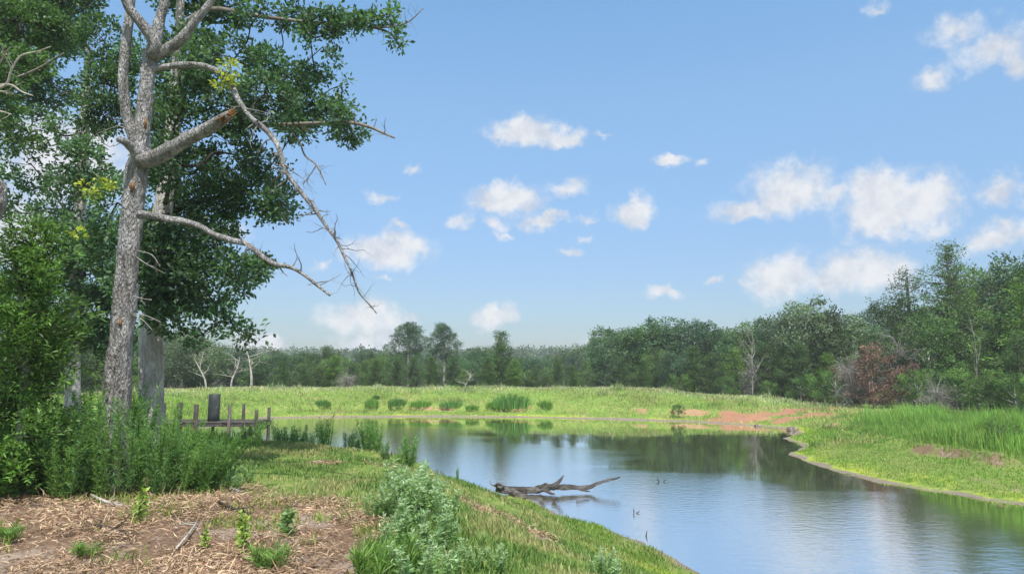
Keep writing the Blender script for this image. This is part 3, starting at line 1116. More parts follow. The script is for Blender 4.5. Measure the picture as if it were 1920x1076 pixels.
def far_pine(seed, H=9.0):
    global R
    R = np.random.default_rng(seed)
    tr, cr = MB(), MB()
    tr.tube([(0, 0, -.3), (.1, 0, H * .5), (0, .05, H * .95)], [H * .022, H * .016, H * .004], 8, 4, .06)
    for k in range(15):
        q = k / 14
        zz = H * (.52 + .44 * q)
        ln = H * .24 * math.sin(math.pi * (.2 + .72 * q)) * U(.6, 1.1)
        a = k * 2.4 + U(-.4, .4)
        s0 = np.array([0, 0, zz])
        e = s0 + np.array([math.cos(a) * ln, math.sin(a) * ln, ln * U(.1, .4)])
        tr.tube([s0, (s0 + e) / 2 + np.array([0, 0, -.02 * H]), e], [H * .006, H * .004, H * .002], 5, 2)
        for f in (1.0, .6):
            c = s0 + (e - s0) * f
            C, o = in_ell(int(26 * f), c, np.array([.085, .085, .045]) * H)
            sprays(cr, C, norm(o + np.array([0, 0, .5])), 12, H * .014, H * .034, H * .006, (.07, .13, .065), .3)
    return [('trunk', tr.mesh('trunk', 'oak_bark', True)), ('crown', cr.mesh('crown', 'leaf'))]


def grow(mb, p, d, ln, rad, depth, bend=.35, kids=(2, 4), droop=0.0, sides=6):
    """a bare branching limb"""
    pts, rs = [np.array(p, float)], [rad]
    n = 4
    dd = norm(np.array(d, float))
    for i in range(n):
        dd = norm(dd + R.normal(size=3) * bend * .5 + np.array([0, 0, -droop]))
        pts.append(pts[-1] + dd * ln / n)
        rs.append(rad * (1 - .75 * (i + 1) / n))
    mb.tube(pts, rs, max(3, sides), 2, .12 if sides > 4 else 0)
    if depth > 0:
        for k in range(R.integers(kids[0], kids[1] + 1)):
            i = R.integers(1, n + 1)
            nd = norm(dd * .6 + R.normal(size=3) * .75)
            grow(mb, pts[i], nd, ln * U(.4, .7), max(rs[i] * .65, rad * .18), depth - 1, bend, kids, droop, max(3, sides - 1))


def dead_tree(seed, H=5.0, limbs=5, mat='bleached_wood', lean=(0, 0), spread=.7, depth=2, rad=.03):
    global R
    R = np.random.default_rng(seed)
    tr = MB()
    pts = [(0, 0, -.3), (lean[0] * .2 + U(-.1, .1), U(-.1, .1), H * .3), (lean[0] * .6 + U(-.15, .15), lean[1] * .6, H * .65), (lean[0], lean[1], H)]
    tr.tube(pts, [H * rad, H * rad * .8, H * rad * .55, H * rad * .15], 8, 4, .1)
    parts = [('trunk', tr.mesh('trunk', mat, True))]
    P, _ = spline(np.array(pts), np.ones(4), 5)
    for k in range(limbs):
        i = int(len(P) * U(.35, .95))
        a = k * 2.4 + U(-.5, .5)
        mb = MB()
        grow(mb, P[i], (math.cos(a) * spread, math.sin(a) * spread, U(.3, 1.0)), H * U(.3, .5), H * rad * .45, depth, .4)
        parts.append(('limb', mb.mesh('limb', mat, True)))
    return parts


def dead_brush(seed, H=3.0, n=150, mat='grey_snag', droop=.16, wide=.6):
    """a tangle of bare grey twigs fanning from a low stem"""
    global R
    R = np.random.default_rng(seed)
    st, tw = MB(), MB()
    st.tube([(0, 0, -.2), (U(-.1, .1), 0, H * .3), (U(-.2, .2), U(-.2, .2), H * .6)], [H * .03, H * .024, H * .012], 7, 3, .1)
    for k in range(n):
        a = U(0, 6.28)
        z0 = U(.05, .6) * H
        grow(tw, (0, 0, z0), (math.cos(a) * wide, math.sin(a) * wide, U(.1, 1.0)), H * U(.35, .7), H * .0075, 1, .45, (2, 4), droop, 3)
    return [('stem', st.mesh('stem', mat, True)), ('twigs', tw.mesh('twigs', mat), dict(kind='stuff'))]


# ------------------------------------------------------------------ far woods
V_OAK = [far_oak(100 + i, 8.0, w, c) for i, (w, c) in enumerate([(1.0, OAK), (1.25, (.085, .145, .055)), (.9, OAK_LIGHT), (1.1, (.062, .115, .065)), (1.0, (.13, .18, .11)), (.85, (.11, .19, .05))])]
V_CED = [far_cedar(200 + i, 7.0, w, c, 80) for i, (w, c) in enumerate([(.34, CEDAR), (.42, (.07, .13, .045)), (.3, (.12, .215, .045))])]
V_TALLCED = far_cedar(230, 11.0, .27, (.095, .175, .045), 95, .35, low=.15)
V_OPENCED = far_cedar(233, 10.0, .24, (.075, .125, .06), 44, 1.0, low=.35)
V_PINE = [far_pine(240), far_pine(243)]
V_BROWN = far_cedar(250, 4.6, .62, (.19, .115, .09), 48, .6, dead=True)
V_DEAD = [dead_tree(260 + i, 5.0, 7, 'bleached_wood', ((-1.5, 0), (.7, .3), (-.6, .2))[i], .8, 2, .022) for i in range(3)]
V_POLE = dead_tree(266, 5.0, 3, 'grey_snag', (.1, 0), .4, 1, .02)
V_SNAG = dead_tree(270, 8.0, 12, 'grey_snag', (.3, 0), .5, 3, .02)
V_BRUSH = [dead_brush(280 + i) for i in range(2)]
V_SHRUB = [far_oak(290, 3.0, 1.5, (.08, .155, .045), .8), far_oak(291, 3.0, 1.4, (.10, .18, .045), .8)]
R = np.random.default_rng(77)


TOPS = {}


def plant_tree(parts, H0, px, Y, top, name, label, cat, group=None, wide=1.0, base=None):
    """stand a tree of pattern height H0 so that its top reaches the height it has in the photograph"""
    p = at(px, top, Y)
    z0 = gz(p[0], Y) if base is None else base
    if id(parts) not in TOPS:
        hi = []
        for q in parts:
            a = np.zeros(len(q[1].vertices) * 3, np.float32)
            q[1].vertices.foreach_get('co', a)
            hi.append(np.percentile(a[2::3], 99.7))
        TOPS[id(parts)] = max(hi)
    s = max(.2, (p[2] - z0)) / TOPS[id(parts)]
    return copies(parts, name, label, cat, (p[0], Y, z0 - .05), U(0, 6.28), (s * wide, s * wide, s), group)


G_BACK = 'trees in the wood line behind the dam'
G_RIGHT = 'trees in the wood edge beyond the meadow'
MARKS = [(-200, 'the bright cedar'), (216, 'the dead oak'), (476, 'the bleached trees'), (833, 'the thin pine'), (940, 'the pointed cedar'), (1130, 'the gap in the woods'),
         (1405, 'the pale snag'), (1632, 'the rusty dead cedar'), (1775, 'the tallest cedar'), (2200, 'the meadow end')]
ORD = 'first second third fourth fifth sixth seventh eighth ninth tenth eleventh twelfth'.split()
seen_after = {}


def lab_by(kind, px):
    """which tree of its kind it is, counted from the nearest landmark before it towards the next"""
    k = max(i for i, q in enumerate(MARKS) if q[0] <= px)
    key = (kind, k)
    seen_after[key] = seen_after.get(key, 0) + 1
    return f"{kind}, {ORD[min(seen_after[key], 12) - 1]} from {MARKS[k][1]} towards {MARKS[k + 1][1]}"


L_O = 'rounded oak behind the dam'
L_C = 'dense cedar behind the dam'
L_RO = 'leafy wood edge oak'
L_RC = 'dense wood edge cedar'

for px, top, Y, v in sorted([(20, 600, 66, 0), (75, 612, 60, 3), (120, 596, 68, 1), (165, 606, 62, 0), (205, 600, 70, 3), (255, 606, 66, 1), (315, 612, 64, 0), (345, 622, 60, 3),
                      (395, 640, 70, 0), (440, 650, 74, 1), (505, 664, 66, 3), (548, 660, 70, 1), (590, 668, 66, 2), (640, 662, 72, 1),
                      (690, 668, 68, 3), (725, 664, 74, 0), (880, 668, 70, 1), (905, 652, 76, 3), (985, 672, 70, 1), (1012, 684, 66, 2), (1095, 688, 72, 2), (1120, 676, 84, 1)]):
    plant_tree(V_OAK[(v + int(px) // 7) % 6], 8.0, px, Y, top, 'oak_tree', lab_by(L_O, px), 'tree', G_BACK, 1.15)
for px, top, Y, v in sorted([(50, 640, 58, 1), (150, 640, 58, 0), (230, 640, 58, 2), (380, 655, 62, 1), (480, 668, 66, 2), (530, 676, 60, 0), (612, 648, 70, 0), (570, 684, 62, 1), (628, 664, 66, 2), (662, 680, 62, 1), (705, 672, 64, 0),
                      (745, 670, 62, 1), (775, 666, 60, 1), (810, 668, 62, 0), (850, 664, 64, 1), (915, 668, 62, 0), (965, 672, 62, 2), (1045, 676, 60, 1), (1072, 684, 62, 0), (870, 690, 60, 2)]):
    plant_tree(V_CED[v], 7.0, px, Y, top, 'cedar_tree', lab_by(L_C, px), 'tree', G_BACK, 1.3)
plant_tree(V_CED[0], 7.0, 940, 64, 620, 'cedar_tree', 'tall pointed cedar rising above its neighbours behind the dam', 'tree', None, 1.15)
plant_tree(V_PINE[0], 9.0, 768, 84, 604, 'pine_tree', 'tall round topped pine above the cedars behind the dam', 'tree', None, 1.15)
plant_tree(V_PINE[1], 9.0, 833, 80, 605, 'pine_tree', 'tall thin pine with pale trunk beside the round topped pine', 'tree', None, .95)
plant_tree(V_OPENCED, 10.0, 893, 80, 648, 'pine_tree', 'small wispy pine between the thin pine and pointed cedar', 'tree', None, 1.0)
# bleached dead trees on the crest at the left
for px, top, Y, v, lab in [(392, 640, 57, 0, 'bleached white dead tree leaning over the dam crest, nearest the oaks'), (436, 655, 57, 1, 'short bleached dead tree with a fork on the dam crest'),
                           (476, 628, 58, 2, 'tall bleached dead tree at the end of the dead trees on the crest')]:
    plant_tree(V_DEAD[v], 5.0, px, Y, top, 'dead_tree', lab, 'dead tree', None, 1.5).rotation_euler.z = .2 * v
plant_tree(V_BRUSH[0], 3.0, 650, 59, 688, 'dead_brush', 'grey bare brush among the cedars behind the dam', 'brush', None, 1.2)
plant_tree(V_DEAD[1], 5.0, 872, 57, 690, 'fallen_tree', 'low bleached fallen tree on the dam crest below the pines', 'dead tree', None, 2.2)
# right hand wood
for px, top, Y, v, w in sorted([(1165, 618, 74, 0, 1.1), (1200, 606, 72, 1, 1.1), (1240, 598, 72, 0, 1.1), (1285, 600, 70, 3, 1.1), (1330, 610, 70, 0, 1.0), (1368, 606, 72, 1, 1.0), (1440, 600, 72, 0, 1.0),
                         (1475, 596, 66, 3, 1.0), (1512, 560, 60, 0, 1.0), (1556, 588, 60, 1, 1.0), (1602, 604, 60, 2, 1.0), (1640, 626, 62, 3, 1.0), (1735, 560, 50, 1, .9), (1680, 640, 56, 0, 1.0),
                         (1848, 500, 56, 0, .9), (1895, 482, 54, 3, .9), (1950, 470, 52, 1, 1.0), (1140, 668, 80, 3, 1.1), (1240, 650, 64, 2, 1.0), (1270, 660, 62, 3, .9)]):
    plant_tree(V_OAK[(v + (px % 3 == 0) * 4) % 6], 8.0, px, Y, top, 'oak_tree', lab_by(L_RO, px), 'tree', G_RIGHT, w)
for px, top, Y, v, w in sorted([(1165, 668, 62, 1, 1.2), (1205, 672, 60, 0, 1.2), (1300, 648, 62, 0, 1.2), (1335, 660, 60, 1, 1.2), (1375, 650, 62, 2, 1.2), (1430, 640, 60, 1, 1.2), (1465, 650, 58, 0, 1.2),
                         (1500, 640, 56, 1, 1.1), (1550, 660, 56, 2, 1.2), (1590, 670, 56, 1, 1.2), (1870, 588, 43, 0, 1.0), (1925, 520, 42, 2, 1.05), (1905, 620, 38, 1, 1.1), (1980, 540, 40, 0, 1.1)]):
    plant_tree(V_CED[v], 7.0, px, Y, top, 'cedar_tree', lab_by(L_RC, px), 'tree', G_RIGHT, w)
plant_tree(V_TALLCED, 11.0, 1775, 50, 456, 'cedar_tree', 'tallest cedar with a full pointed crown beyond the meadow', 'tree', None, 1.05)
plant_tree(V_OPENCED, 10.0, 1697, 53, 503, 'cedar_tree', 'thin open cedar with layered branches beside the tallest cedar', 'tree', None, 1.15)
plant_tree(V_SNAG, 8.0, 1405, 59, 598, 'dead_tree', 'tall pale dead snag standing in front of the wood', 'dead tree', None, .75)
plant_tree(V_POLE, 5.0, 1822, 40, 585, 'dead_tree', 'bare white dead trunk in front of the meadow cedars', 'dead tree', None, .3)
plant_tree(V_BROWN, 4.6, 1632, 45, 642, 'dead_cedar', 'rusty brown dead cedar in front of the wood edge', 'dead tree', None, 1.0)
plant_tree(V_BRUSH[0], 3.0, 1592, 46, 630, 'dead_brush', 'grey bare brush drooping beside the rusty dead cedar, towards the snag', 'brush', None, .55)
plant_tree(V_BRUSH[1], 3.0, 1682, 48, 604, 'dead_brush', 'tall grey bare brush between the rusty dead cedar and tallest cedar', 'brush', None, .5)
plant_tree(V_BRUSH[0], 3.0, 1752, 39, 694, 'dead_brush', 'low grey brush heap between cedars above the meadow grass', 'brush', None, .8)
plant_tree(V_BRUSH[1], 3.0, 1420, 60, 660, 'dead_brush', 'grey bare brush at the foot of the pale snag', 'brush', None, .8)
for px, top, Y, v, w in sorted([(1735, 600, 48, 0, 1.0), (1712, 690, 43, 1, .9), (1565, 690, 48, 0, 1.0), (1790, 690, 40, 0, 1.0), (1850, 690, 38, 1, 1.2), (1900, 700, 36, 0, 1.1), (1660, 732, 46, 1, 1.0), (1600, 734, 46, 0, 1.0), (1960, 690, 34, 1, 1.1),
                         (1545, 700, 52, 1, 1.0), (1500, 705, 54, 0, 1.0), (1440, 712, 57, 1, 1.0), (1360, 705, 58, 0, 1.1), (1280, 700, 60, 1, 1.1)]):
    plant_tree(V_SHRUB[v], 3.0, px, Y, top, 'shrub', lab_by('leafy low shrub', px), 'shrub', 'shrubs along the foot of the wood edge', w)

# second rows, behind the first
for k in range(26):
    px = 470 + k * 27 + U(-8, 8)
    plant_tree(V_OAK[k % 4], 8.0, px, U(96, 125), U(656, 672), 'oak_tree', lab_by('far oak top', px), 'tree', 'oaks deep in the wood behind the dam', 1.1)
for k in range(22):
    px = 1150 + k * 38 + U(-8, 8)
    plant_tree(V_OAK[(k + 1) % 4], 8.0, px, U(78, 92), U(612, 640) - (px > 1650) * 40, 'oak_tree', lab_by('inner wood oak', px), 'tree', 'oaks deep in the wood beyond the meadow', 1.1)


def distant_wood():
    """the wooded rise beyond everything: one mass of crowns"""
    mb = MB()
    n = 900
    x = U(-330, 330, n)
    y = U(190, 470, n)
    z = height(x, y)
    for i in range(n):
        H = U(5.5, 8.5)
        c = np.array([x[i], y[i], z[i] + H * .6])
        C, o = in_ell(26, c, np.array([3.0, 3.0, H * .4]), .6)
        sprays(mb, C, o, 7, .55, .8, .55, np.array((.08, .125, .06)) * R.normal(1, .15), .8)
    link('distant_wood', mb.mesh('distant_wood', 'leaf'), kind='stuff', label='hazy wooded rise far beyond the dam', category='wood')


distant_wood()

# ------------------------------------------------------------------ the grove at the left: dead oak and live oaks
R = np.random.default_rng(500)


def px_path(pts, Y, Y2=None):
    """points (px, py, width in px) along a limb at depth Y (to Y2)"""
    n = len(pts)
    P, rad = [], []
    for i, q in enumerate(pts):
        yy = Y if Y2 is None else Y + (Y2 - Y) * i / (n - 1)
        P.append(at(q[0], q[1], yy))
        rad.append(q[2] / 2 / F_PX * yy)
    return np.array(P), np.array(rad)


def limb_mesh(pts, Y, Y2=None, mat='dead_bark', sides=12, sub=4, rough=.1, twigs=0, twig_len=.35):
    mb = MB()
    P, rad = px_path(pts, Y, Y2)
    rad = rad * .85
    mb.tube(P, rad, sides, sub, rough)
    PP, RR = spline(P, rad, 4)
    for k in range(twigs):
        i = R.integers(len(PP) // 3, len(PP) - 1)
        t = norm(PP[min(i + 1, len(PP) - 1)] - PP[i])
        d = norm(t * .5 + R.normal(size=3) * .7)
        grow(mb, PP[i], d, twig_len * U(.4, 1.1), max(.004, RR[i] * .4), 1, .6, (1, 2), 0, 4)
    return mb.mesh('limb', mat, True)


def dead_oak():
    Y = 10.5
    base = at(216, 900, Y)
    base[2] = gz(base[0], Y)
    t = thing('dead_oak', 'big grey dead oak with broken limbs standing before the live oaks', 'dead tree', base)
    iv = inv_of(base)
    tr = MB()
    P, rad = px_path([(213, 915, 78), (214, 880, 66), (216, 820, 58), (221, 720, 53), (229, 620, 49), (238, 520, 47), (246, 420, 45), (253, 345, 47), (261, 300, 46), (266, 262, 36),
                      (270, 210, 33), (276, 150, 31), (284, 100, 32), (297, 50, 24), (308, 5, 20), (318, -60, 16)], Y)
    tr.tube(P, rad * .84, 22, 9, .13)
    trunk = link('trunk', tr.mesh('trunk', 'dead_bark', True), t, iv)
    limbs = [
        ([(262, 285, 28), (248, 250, 25), (237, 215, 23), (231, 150, 23), (237, 80, 21), (244, 20, 19), (250, -60, 16)], Y, Y - .2, 0),
        ([(284, 105, 26), (292, 84, 27), (275, 58, 25), (258, 36, 23), (240, 12, 20), (228, -20, 17)], Y - .1, Y - .5, 0),
        ([(286, 108, 26), (315, 92, 25), (342, 72, 22), (368, 38, 19), (395, 4, 16), (412, -30, 13)], Y - .05, Y - .3, 0),
        ([(288, 132, 17), (310, 126, 15), (345, 122, 15), (380, 124, 14), (412, 136, 13), (433, 155, 13), (445, 185, 13), (470, 220, 12), (500, 245, 12), (522, 275, 12), (535, 320, 11), (562, 357, 10),
          (590, 392, 9), (612, 424, 8), (632, 452, 7), (646, 482, 6), (660, 512, 5), (672, 546, 4), (690, 568, 3.4), (706, 587, 2.4)], Y, Y - .9, 44),
        ([(258, 292, 22), (245, 275, 19), (234, 266, 17), (222, 262, 13)], Y - .15, Y - .5, 0),
        ([(262, 402, 20), (285, 404, 17), (310, 410, 16), (342, 415, 15), (375, 425, 14), (402, 440, 13), (440, 452, 13), (466, 459, 12), (490, 480, 12), (515, 495, 11), (545, 501, 9), (570, 515, 8),
          (596, 536, 6.5), (619, 554, 5)], Y - .1, Y - .7, 14)]
    for pts, a, b, tw in limbs:
        link('limb', limb_mesh(pts, a, b, twigs=tw, twig_len=.45), t, iv)
    lb = [(268, 302, 40), (290, 296, 36), (318, 282, 33), (350, 262, 31), (385, 243, 29), (412, 228, 27), (430, 216, 22)]
    stub = link('broken_limb', limb_mesh(lb, Y - .1, Y - .7, sides=14), t, iv, label='thick snapped limb with a splintered end')
    mb = MB()
    e = at(430, 216, Y - .7)
    ax = norm(at(430, 216, Y - .7) - at(412, 228, Y - .67))
    for k in range(26):
        o = R.normal(size=3) * .035
        mb.tube([e - ax * .12 + o, e + o * .8 + ax * U(.0, .06), e + o * .7 + ax * U(.04, .13)], [.017, .012, .003], 4, 1)
    link('splinters', mb.mesh('splinters', 'broken_wood'), stub, None, label='orange splintered wood at the snapped end')
    stub.children[0].matrix_parent_inverse = (Matrix.Translation(Vector([float(v) for v in base])) @ iv).inverted()
    # small pale twigs still on the trunk
    for q in [[(258, 470, 4), (285, 478, 3), (300, 500, 2)], [(256, 482, 4), (275, 495, 3), (310, 513, 2)], [(250, 555, 4), (268, 560, 3), (284, 562, 3)], [(250, 588, 5), (275, 592, 3), (302, 604, 2)],
              [(250, 590, 4), (268, 600, 3), (285, 618, 2)], [(238, 262, 4), (205, 275, 3), (182, 252, 2)], [(255, 250, 4), (228, 238, 4), (215, 238, 3), (180, 252, 2)]]:
        link('twig', limb_mesh([(a, b, c * .6) for a, b, c in q], Y - .25, Y - .5, 'grey_snag', 5, 3, 0, 3, .16), t, iv)
    # orange patch where the bark has come away
    for (px, py, w, h) in [(272, 232, 7, 22), (247, 350, 9, 20), (225, 605, 7, 14)]:
        mb = MB()
        c = at(px, py, Y - .19)
        hh = h / 2 / F_PX * Y
        mb.tube(np.array([c + np.array([0, .03, -hh]), c, c + np.array([0, .03, hh])]), [.01, w / 2 / F_PX * Y, .01], 7, 3, .3)
        o = link('bare_wood', mb.mesh('bare_wood', 'broken_wood', True), trunk, None)
        o.matrix_parent_inverse = (Matrix.Translation(Vector([float(v) for v in base])) @ iv).inverted()
    # the few sprigs that still carry yellow green leaves
    mb = MB()
    for (px, py, rp, n) in [(432, 128, 22, 22), (425, 150, 14, 10), (412, 155, 12, 8), (165, 355, 18, 14), (205, 345, 14, 10), (150, 440, 12, 7)]:
        C, o = in_ell(n, at(px, py, Y - .35), np.array([1, 1, .9]) * rp / F_PX * Y, .2)
        sprays(mb, C, o, 6, .03, .075, .04, (.3, .34, .05), .6)
    link('leaf_sprigs', mb.mesh('leaf_sprigs', 'leaf'), t, iv, kind='stuff', label='yellow green sprigs left on the dead limbs')


def hero_oak(name, label, Y, trunk, clumps, limbs, base_px, leaf=.095, dens=1.0, col=OAK, dense_n=1.0):
    """a live oak: trunk and limbs along the photograph's lines, leaf sprays in clumps hung on limbs that run out to them"""
    base = at(base_px[0], base_px[1], Y)
    base[2] = gz(base[0], Y) - .05
    t = thing(name, label, 'tree', base)
    iv = inv_of(base)
    tr = MB()
    P, rad = px_path(trunk, Y)
    P[0][2] = min(P[0][2], base[2] - .1)
    tr.tube(P, rad, 18, 6, .1)
    link('trunk', tr.mesh('trunk', 'oak_bark', True), t, iv)
    for pts, a, b in limbs:
        link('limb', limb_mesh(pts, a, b, 'grey_twig', 8, 4, .08, 10, .35), t, iv)
    TP, TR = spline(P, rad, 6)
    cr, tw = MB(), MB()
    info = []
    for c in clumps:
        dy = c[5] if len(c) > 5 else U(-1.2, 1.2)
        info.append((at(c[0], c[1], Y + dy), c, Y + dy))
    # each clump hangs on the nearest limb already grown, nearest to the stem first
    def stem_d(C):
        return np.min(np.linalg.norm(TP - C, axis=1))
    info.sort(key=lambda q: stem_d(q[0]))
    nodes = []
    for ci, (C0, c, yy) in enumerate(info):
        px, py, rx, ry = c[:4]
        ds = c[4] if len(c) > 4 else 1.0
        r = np.array([rx, (rx + ry) / 2 * 1.1, ry]) / F_PX * yy
        low = TP[TP[:, 2] < C0[2] - .35 * np.hypot(*(TP[:, :2] - C0[:2]).T)]
        low = low if len(low) else TP[:1]
        s0, best = None, 1e9
        for q in low:
            dd = np.linalg.norm(q - C0)
            if dd < best:
                s0, best, rr = q, dd, .05
        for q, rq in nodes:
            dd = np.linalg.norm(q - C0) * (1.0 if q[2] < C0[2] + .3 else 1.4)
            if dd < best:
                s0, best, rr = q, dd, rq * .8
        L_ = np.linalg.norm(C0 - s0)
        rr = max(rr, .016)
        n_ = norm(R.normal(size=3))
        mb = MB()
        mb.tube([s0, s0 + (C0 - s0) * .35 + n_ * .1 * L_, s0 + (C0 - s0) * .7 - n_ * .06 * L_ + np.array([0, 0, .05 * L_]), C0], [rr, rr * .85, rr * .7, rr * .55], 7, 4, .12)
        nodes.append((C0, rr * .8))
        link('branch', mb.mesh('branch', 'dark_twig', True), t, iv)
        m = int(r[0] * r[2] * 430 * ds * dens)
        C, o = in_ell(m, C0, r * .95, .3)
        g = np.sin(C[:, 0] * 5.1 + ci) + np.sin(C[:, 2] * 6.3 + 2 * ci) + np.sin(C[:, 1] * 4.7 + ci * .7)
        keep = g > -.95 + (.6 if ds < .7 else 0)
        C, o = C[keep], o[keep]
        for q in range(0, len(C), 4):
            tw.tube([C0 + (C[q] - C0) * .2 + R.normal(size=3) * .05, C0 + (C[q] - C0) * .65 + R.normal(size=3) * .06, C[q]], [.009, .006, .003], 3, 1, cap=False)
        shade = np.asarray(col) * R.normal(1, .12) * (1 + .5 * (R.uniform() < .15))
        sprays(cr, C, norm(o + np.array([0, 0, .3])), 13, .075, leaf, leaf * .56, shade, .6, .26)
        big_ = C[::3]
        sprays(cr, big_, norm(rdir(len(big_), .2)), 5, .11, leaf * 1.35, leaf * .7, shade * .9, .6, .26)
    link('twigs', tw.mesh('twigs', 'dark_twig'), t, iv, kind='stuff')
    link('crown', cr.mesh('crown', 'leaf'), t, iv)
    return t


dead_oak()
hero_oak('live_oak', 'leafy live oak with thick trunk right behind the dead oak', 13.0,
         [(283, 860, 62), (283, 800, 48), (282, 730, 43), (284, 660, 42), (287, 610, 42), (292, 560, 40), (298, 480, 36), (306, 400, 34), (318, 300, 30), (328, 200, 26), (334, 100, 20), (338, 0, 14), (340, -60, 8)],
         [(330, 440, 75, 60), (400, 465, 70, 48), (450, 505, 55, 34), (483, 500, 34, 18, .8), (330, 525, 70, 60), (390, 560, 58, 36), (310, 592, 46, 34), (420, 605, 42, 24, .7), (360, 630, 50, 22, .55), (455, 628, 30, 20, .5),
          (440, 540, 40, 24, .8), (250, 520, 40, 60), (250, 440, 40, 50),
          (395, 375, 78, 55), (470, 355, 65, 42), (525, 378, 40, 38, .9), (350, 325, 78, 66), (440, 290, 66, 44), (500, 320, 44, 30, .8), (300, 250, 50, 60), (540, 420, 22, 22, .5), (510, 400, 30, 24, .7),
          (430, 200, 74, 56), (500, 190, 70, 50), (570, 205, 58, 40), (615, 222, 50, 34), (655, 246, 36, 26), (640, 205, 30, 22, .8), (590, 128, 40, 24, .7), (545, 150, 46, 32), (622, 112, 20, 16, .6), (500, 118, 46, 30), (440, 110, 56, 46),
          (640, 160, 20, 16, .35), (560, 245, 44, 22, .8), (605, 88, 18, 12, .4),
          (420, 18, 66, 32), (490, 24, 52, 26), (550, 36, 42, 20), (605, 42, 40, 22, 1.2, -.5), (655, 42, 34, 17, 1.2, -.6), (695, 40, 28, 17, 1.2, -.7), (730, 28, 22, 18, 1.0, -.7), (744, 72, 15, 20, .9, -.7), (580, 70, 26, 14, .8, -.5), (625, 68, 22, 12, .8, -.6),
          (310, 480, 46, 60, 1, -1.1), (315, 400, 46, 60, 1, -1.1), (325, 310, 46, 60, 1, -1.1), (335, 220, 46, 60, 1, -1.1), (345, 130, 46, 60, 1, -1.1), (295, 560, 34, 34, 1, -.9),
          (350, -20, 85, 44), (355, 90, 66, 52), (345, 170, 60, 50), (260, 100, 50, 40, .8, 1.5), (210, 170, 56, 50, .9, 1.2), (190, 215, 62, 40, .9, 1.0), (190, 70, 44, 46, .7, 1.4), (200, 130, 40, 40, .8, 1.4),
          (220, 380, 46, 60, .9, 1.0), (200, 470, 46, 56, .9, 1.2), (420, -60, 120, 40), (520, -50, 90, 30)],
         [([(330, 60, 14), (390, 18, 12), (480, 30, 10), (560, 40, 8), (640, 47, 7), (700, 52, 6), (735, 66, 5), (752, 94, 3)], 12.9, 12.3),
          ([(700, 52, 5), (738, 50, 4), (768, 40, 3), (794, 16, 2)], 12.35, 12.2),
          ([(322, 260, 18), (420, 240, 13), (540, 234, 10), (610, 231, 9), (655, 230, 8), (692, 238, 7), (720, 250, 6), (740, 259, 4)], 13, 12.2),
          ([(545, 245, 5), (562, 268, 4), (572, 292, 4), (592, 308, 3.5), (602, 325, 3), (611, 347, 2)], 12.6, 12.3),
          ([(594, 309, 3), (580, 330, 2.5), (568, 346, 2)], 12.35, 12.3)], (283, 815))
hero_oak('live_oak', 'live oak with slender trunk standing farther back beyond the bright cedar', 20.0,
         [(136, 790, 34), (136, 755, 28), (135, 700, 26), (137, 640, 25), (142, 560, 23), (146, 450, 21), (155, 330, 19), (160, 200, 15), (165, 90, 10)],
         [(60, 60, 100, 70), (130, 25, 60, 42), (20, 150, 66, 60), (60, 230, 60, 34, .6), (60, 310, 76, 56, .5), (150, 330, 70, 52, .5), (125, 400, 76, 50, .65), (35, 400, 55, 40, .45), (150, 250, 60, 40, .5), (145, 450, 50, 50, .9), (160, 300, 30, 60, .9, -1.2), (170, 500, 58, 60, .9), (175, 585, 56, 50, 1.0),
          (100, 520, 60, 46, .8), (130, 620, 60, 40, .8), (210, 640, 44, 36, .8), (100, 170, 50, 36, .8), (90, -30, 120, 44), (230, 560, 36, 50, .9), (60, 620, 60, 50, .8), (20, 560, 50, 60, .8)],
         [], (136, 765), leaf=.135, dens=.62)
hero_oak('live_oak', 'live oak at the grove edge with fresh lighter lower leaves', 14.5,
         [(-150, 870, 50), (-140, 700, 46), (-125, 500, 42), (-110, 330, 38), (-95, 200, 30), (-80, 60, 22), (-70, -60, 12)],
         [(40, 40, 80, 56), (100, 60, 50, 40), (10, 120, 60, 46), (-60, 60, 80, 70), (-40, 200, 70, 60, .8), (150, 172, 60, 26, .6), (115, 180, 40, 22, .6), (30, 250, 50, 30, .5), (-60, 340, 60, 60, .8), (60, 120, 50, 24, .7)],
         [([(-100, 240, 20), (-40, 160, 12), (20, 150, 9), (70, 130, 6), (120, 100, 3)], 14.2, 13.2)], (-150, 850), col=(.075, .14, .05))

# bare tree just left of the frame: pale dead boughs and a knobbly broken bough reach in
sb = at(-70, 860, 8.2)
sb[2] = gz(sb[0], 8.2) - .05
snag = thing('dead_snag', 'bare dead tree with pale twigs and knobbly bough beside the bright cedar', 'dead tree', sb)
siv = inv_of(sb)
link('trunk', limb_mesh([(-70, 900, 44), (-75, 700, 40), (-70, 500, 36), (-60, 300, 30), (-45, 180, 22), (-20, 140, 14)], 8.2, 8.2), snag, siv)
link('broken_bough', limb_mesh([(-62, 470, 26), (-30, 430, 26), (-8, 405, 26), (2, 375, 28), (1, 350, 20), (-2, 338, 8)], 8.2, 8.0, rough=.22), snag, siv, label='knobbly broken bough end')
for q in [[(-30, 170, 9), (10, 160, 6), (22, 130, 5), (40, 105, 4), (70, 97, 3), (95, 88, 2)], [(-20, 140, 8), (0, 118, 4), (10, 100, 3), (20, 88, 2)], [(0, 160, 6), (22, 160, 5), (40, 172, 4), (62, 180, 2.5)],
          [(22, 132, 4), (12, 110, 3), (2, 98, 2)], [(-20, 205, 5), (5, 210, 4), (22, 215, 2.5)], [(-10, 170, 4), (12, 172, 3), (24, 162, 2)]]:
    link('twig', limb_mesh(q, 8.1, 7.9, 'bleached_wood', 6, 4, .05, 2, .2), snag, siv)


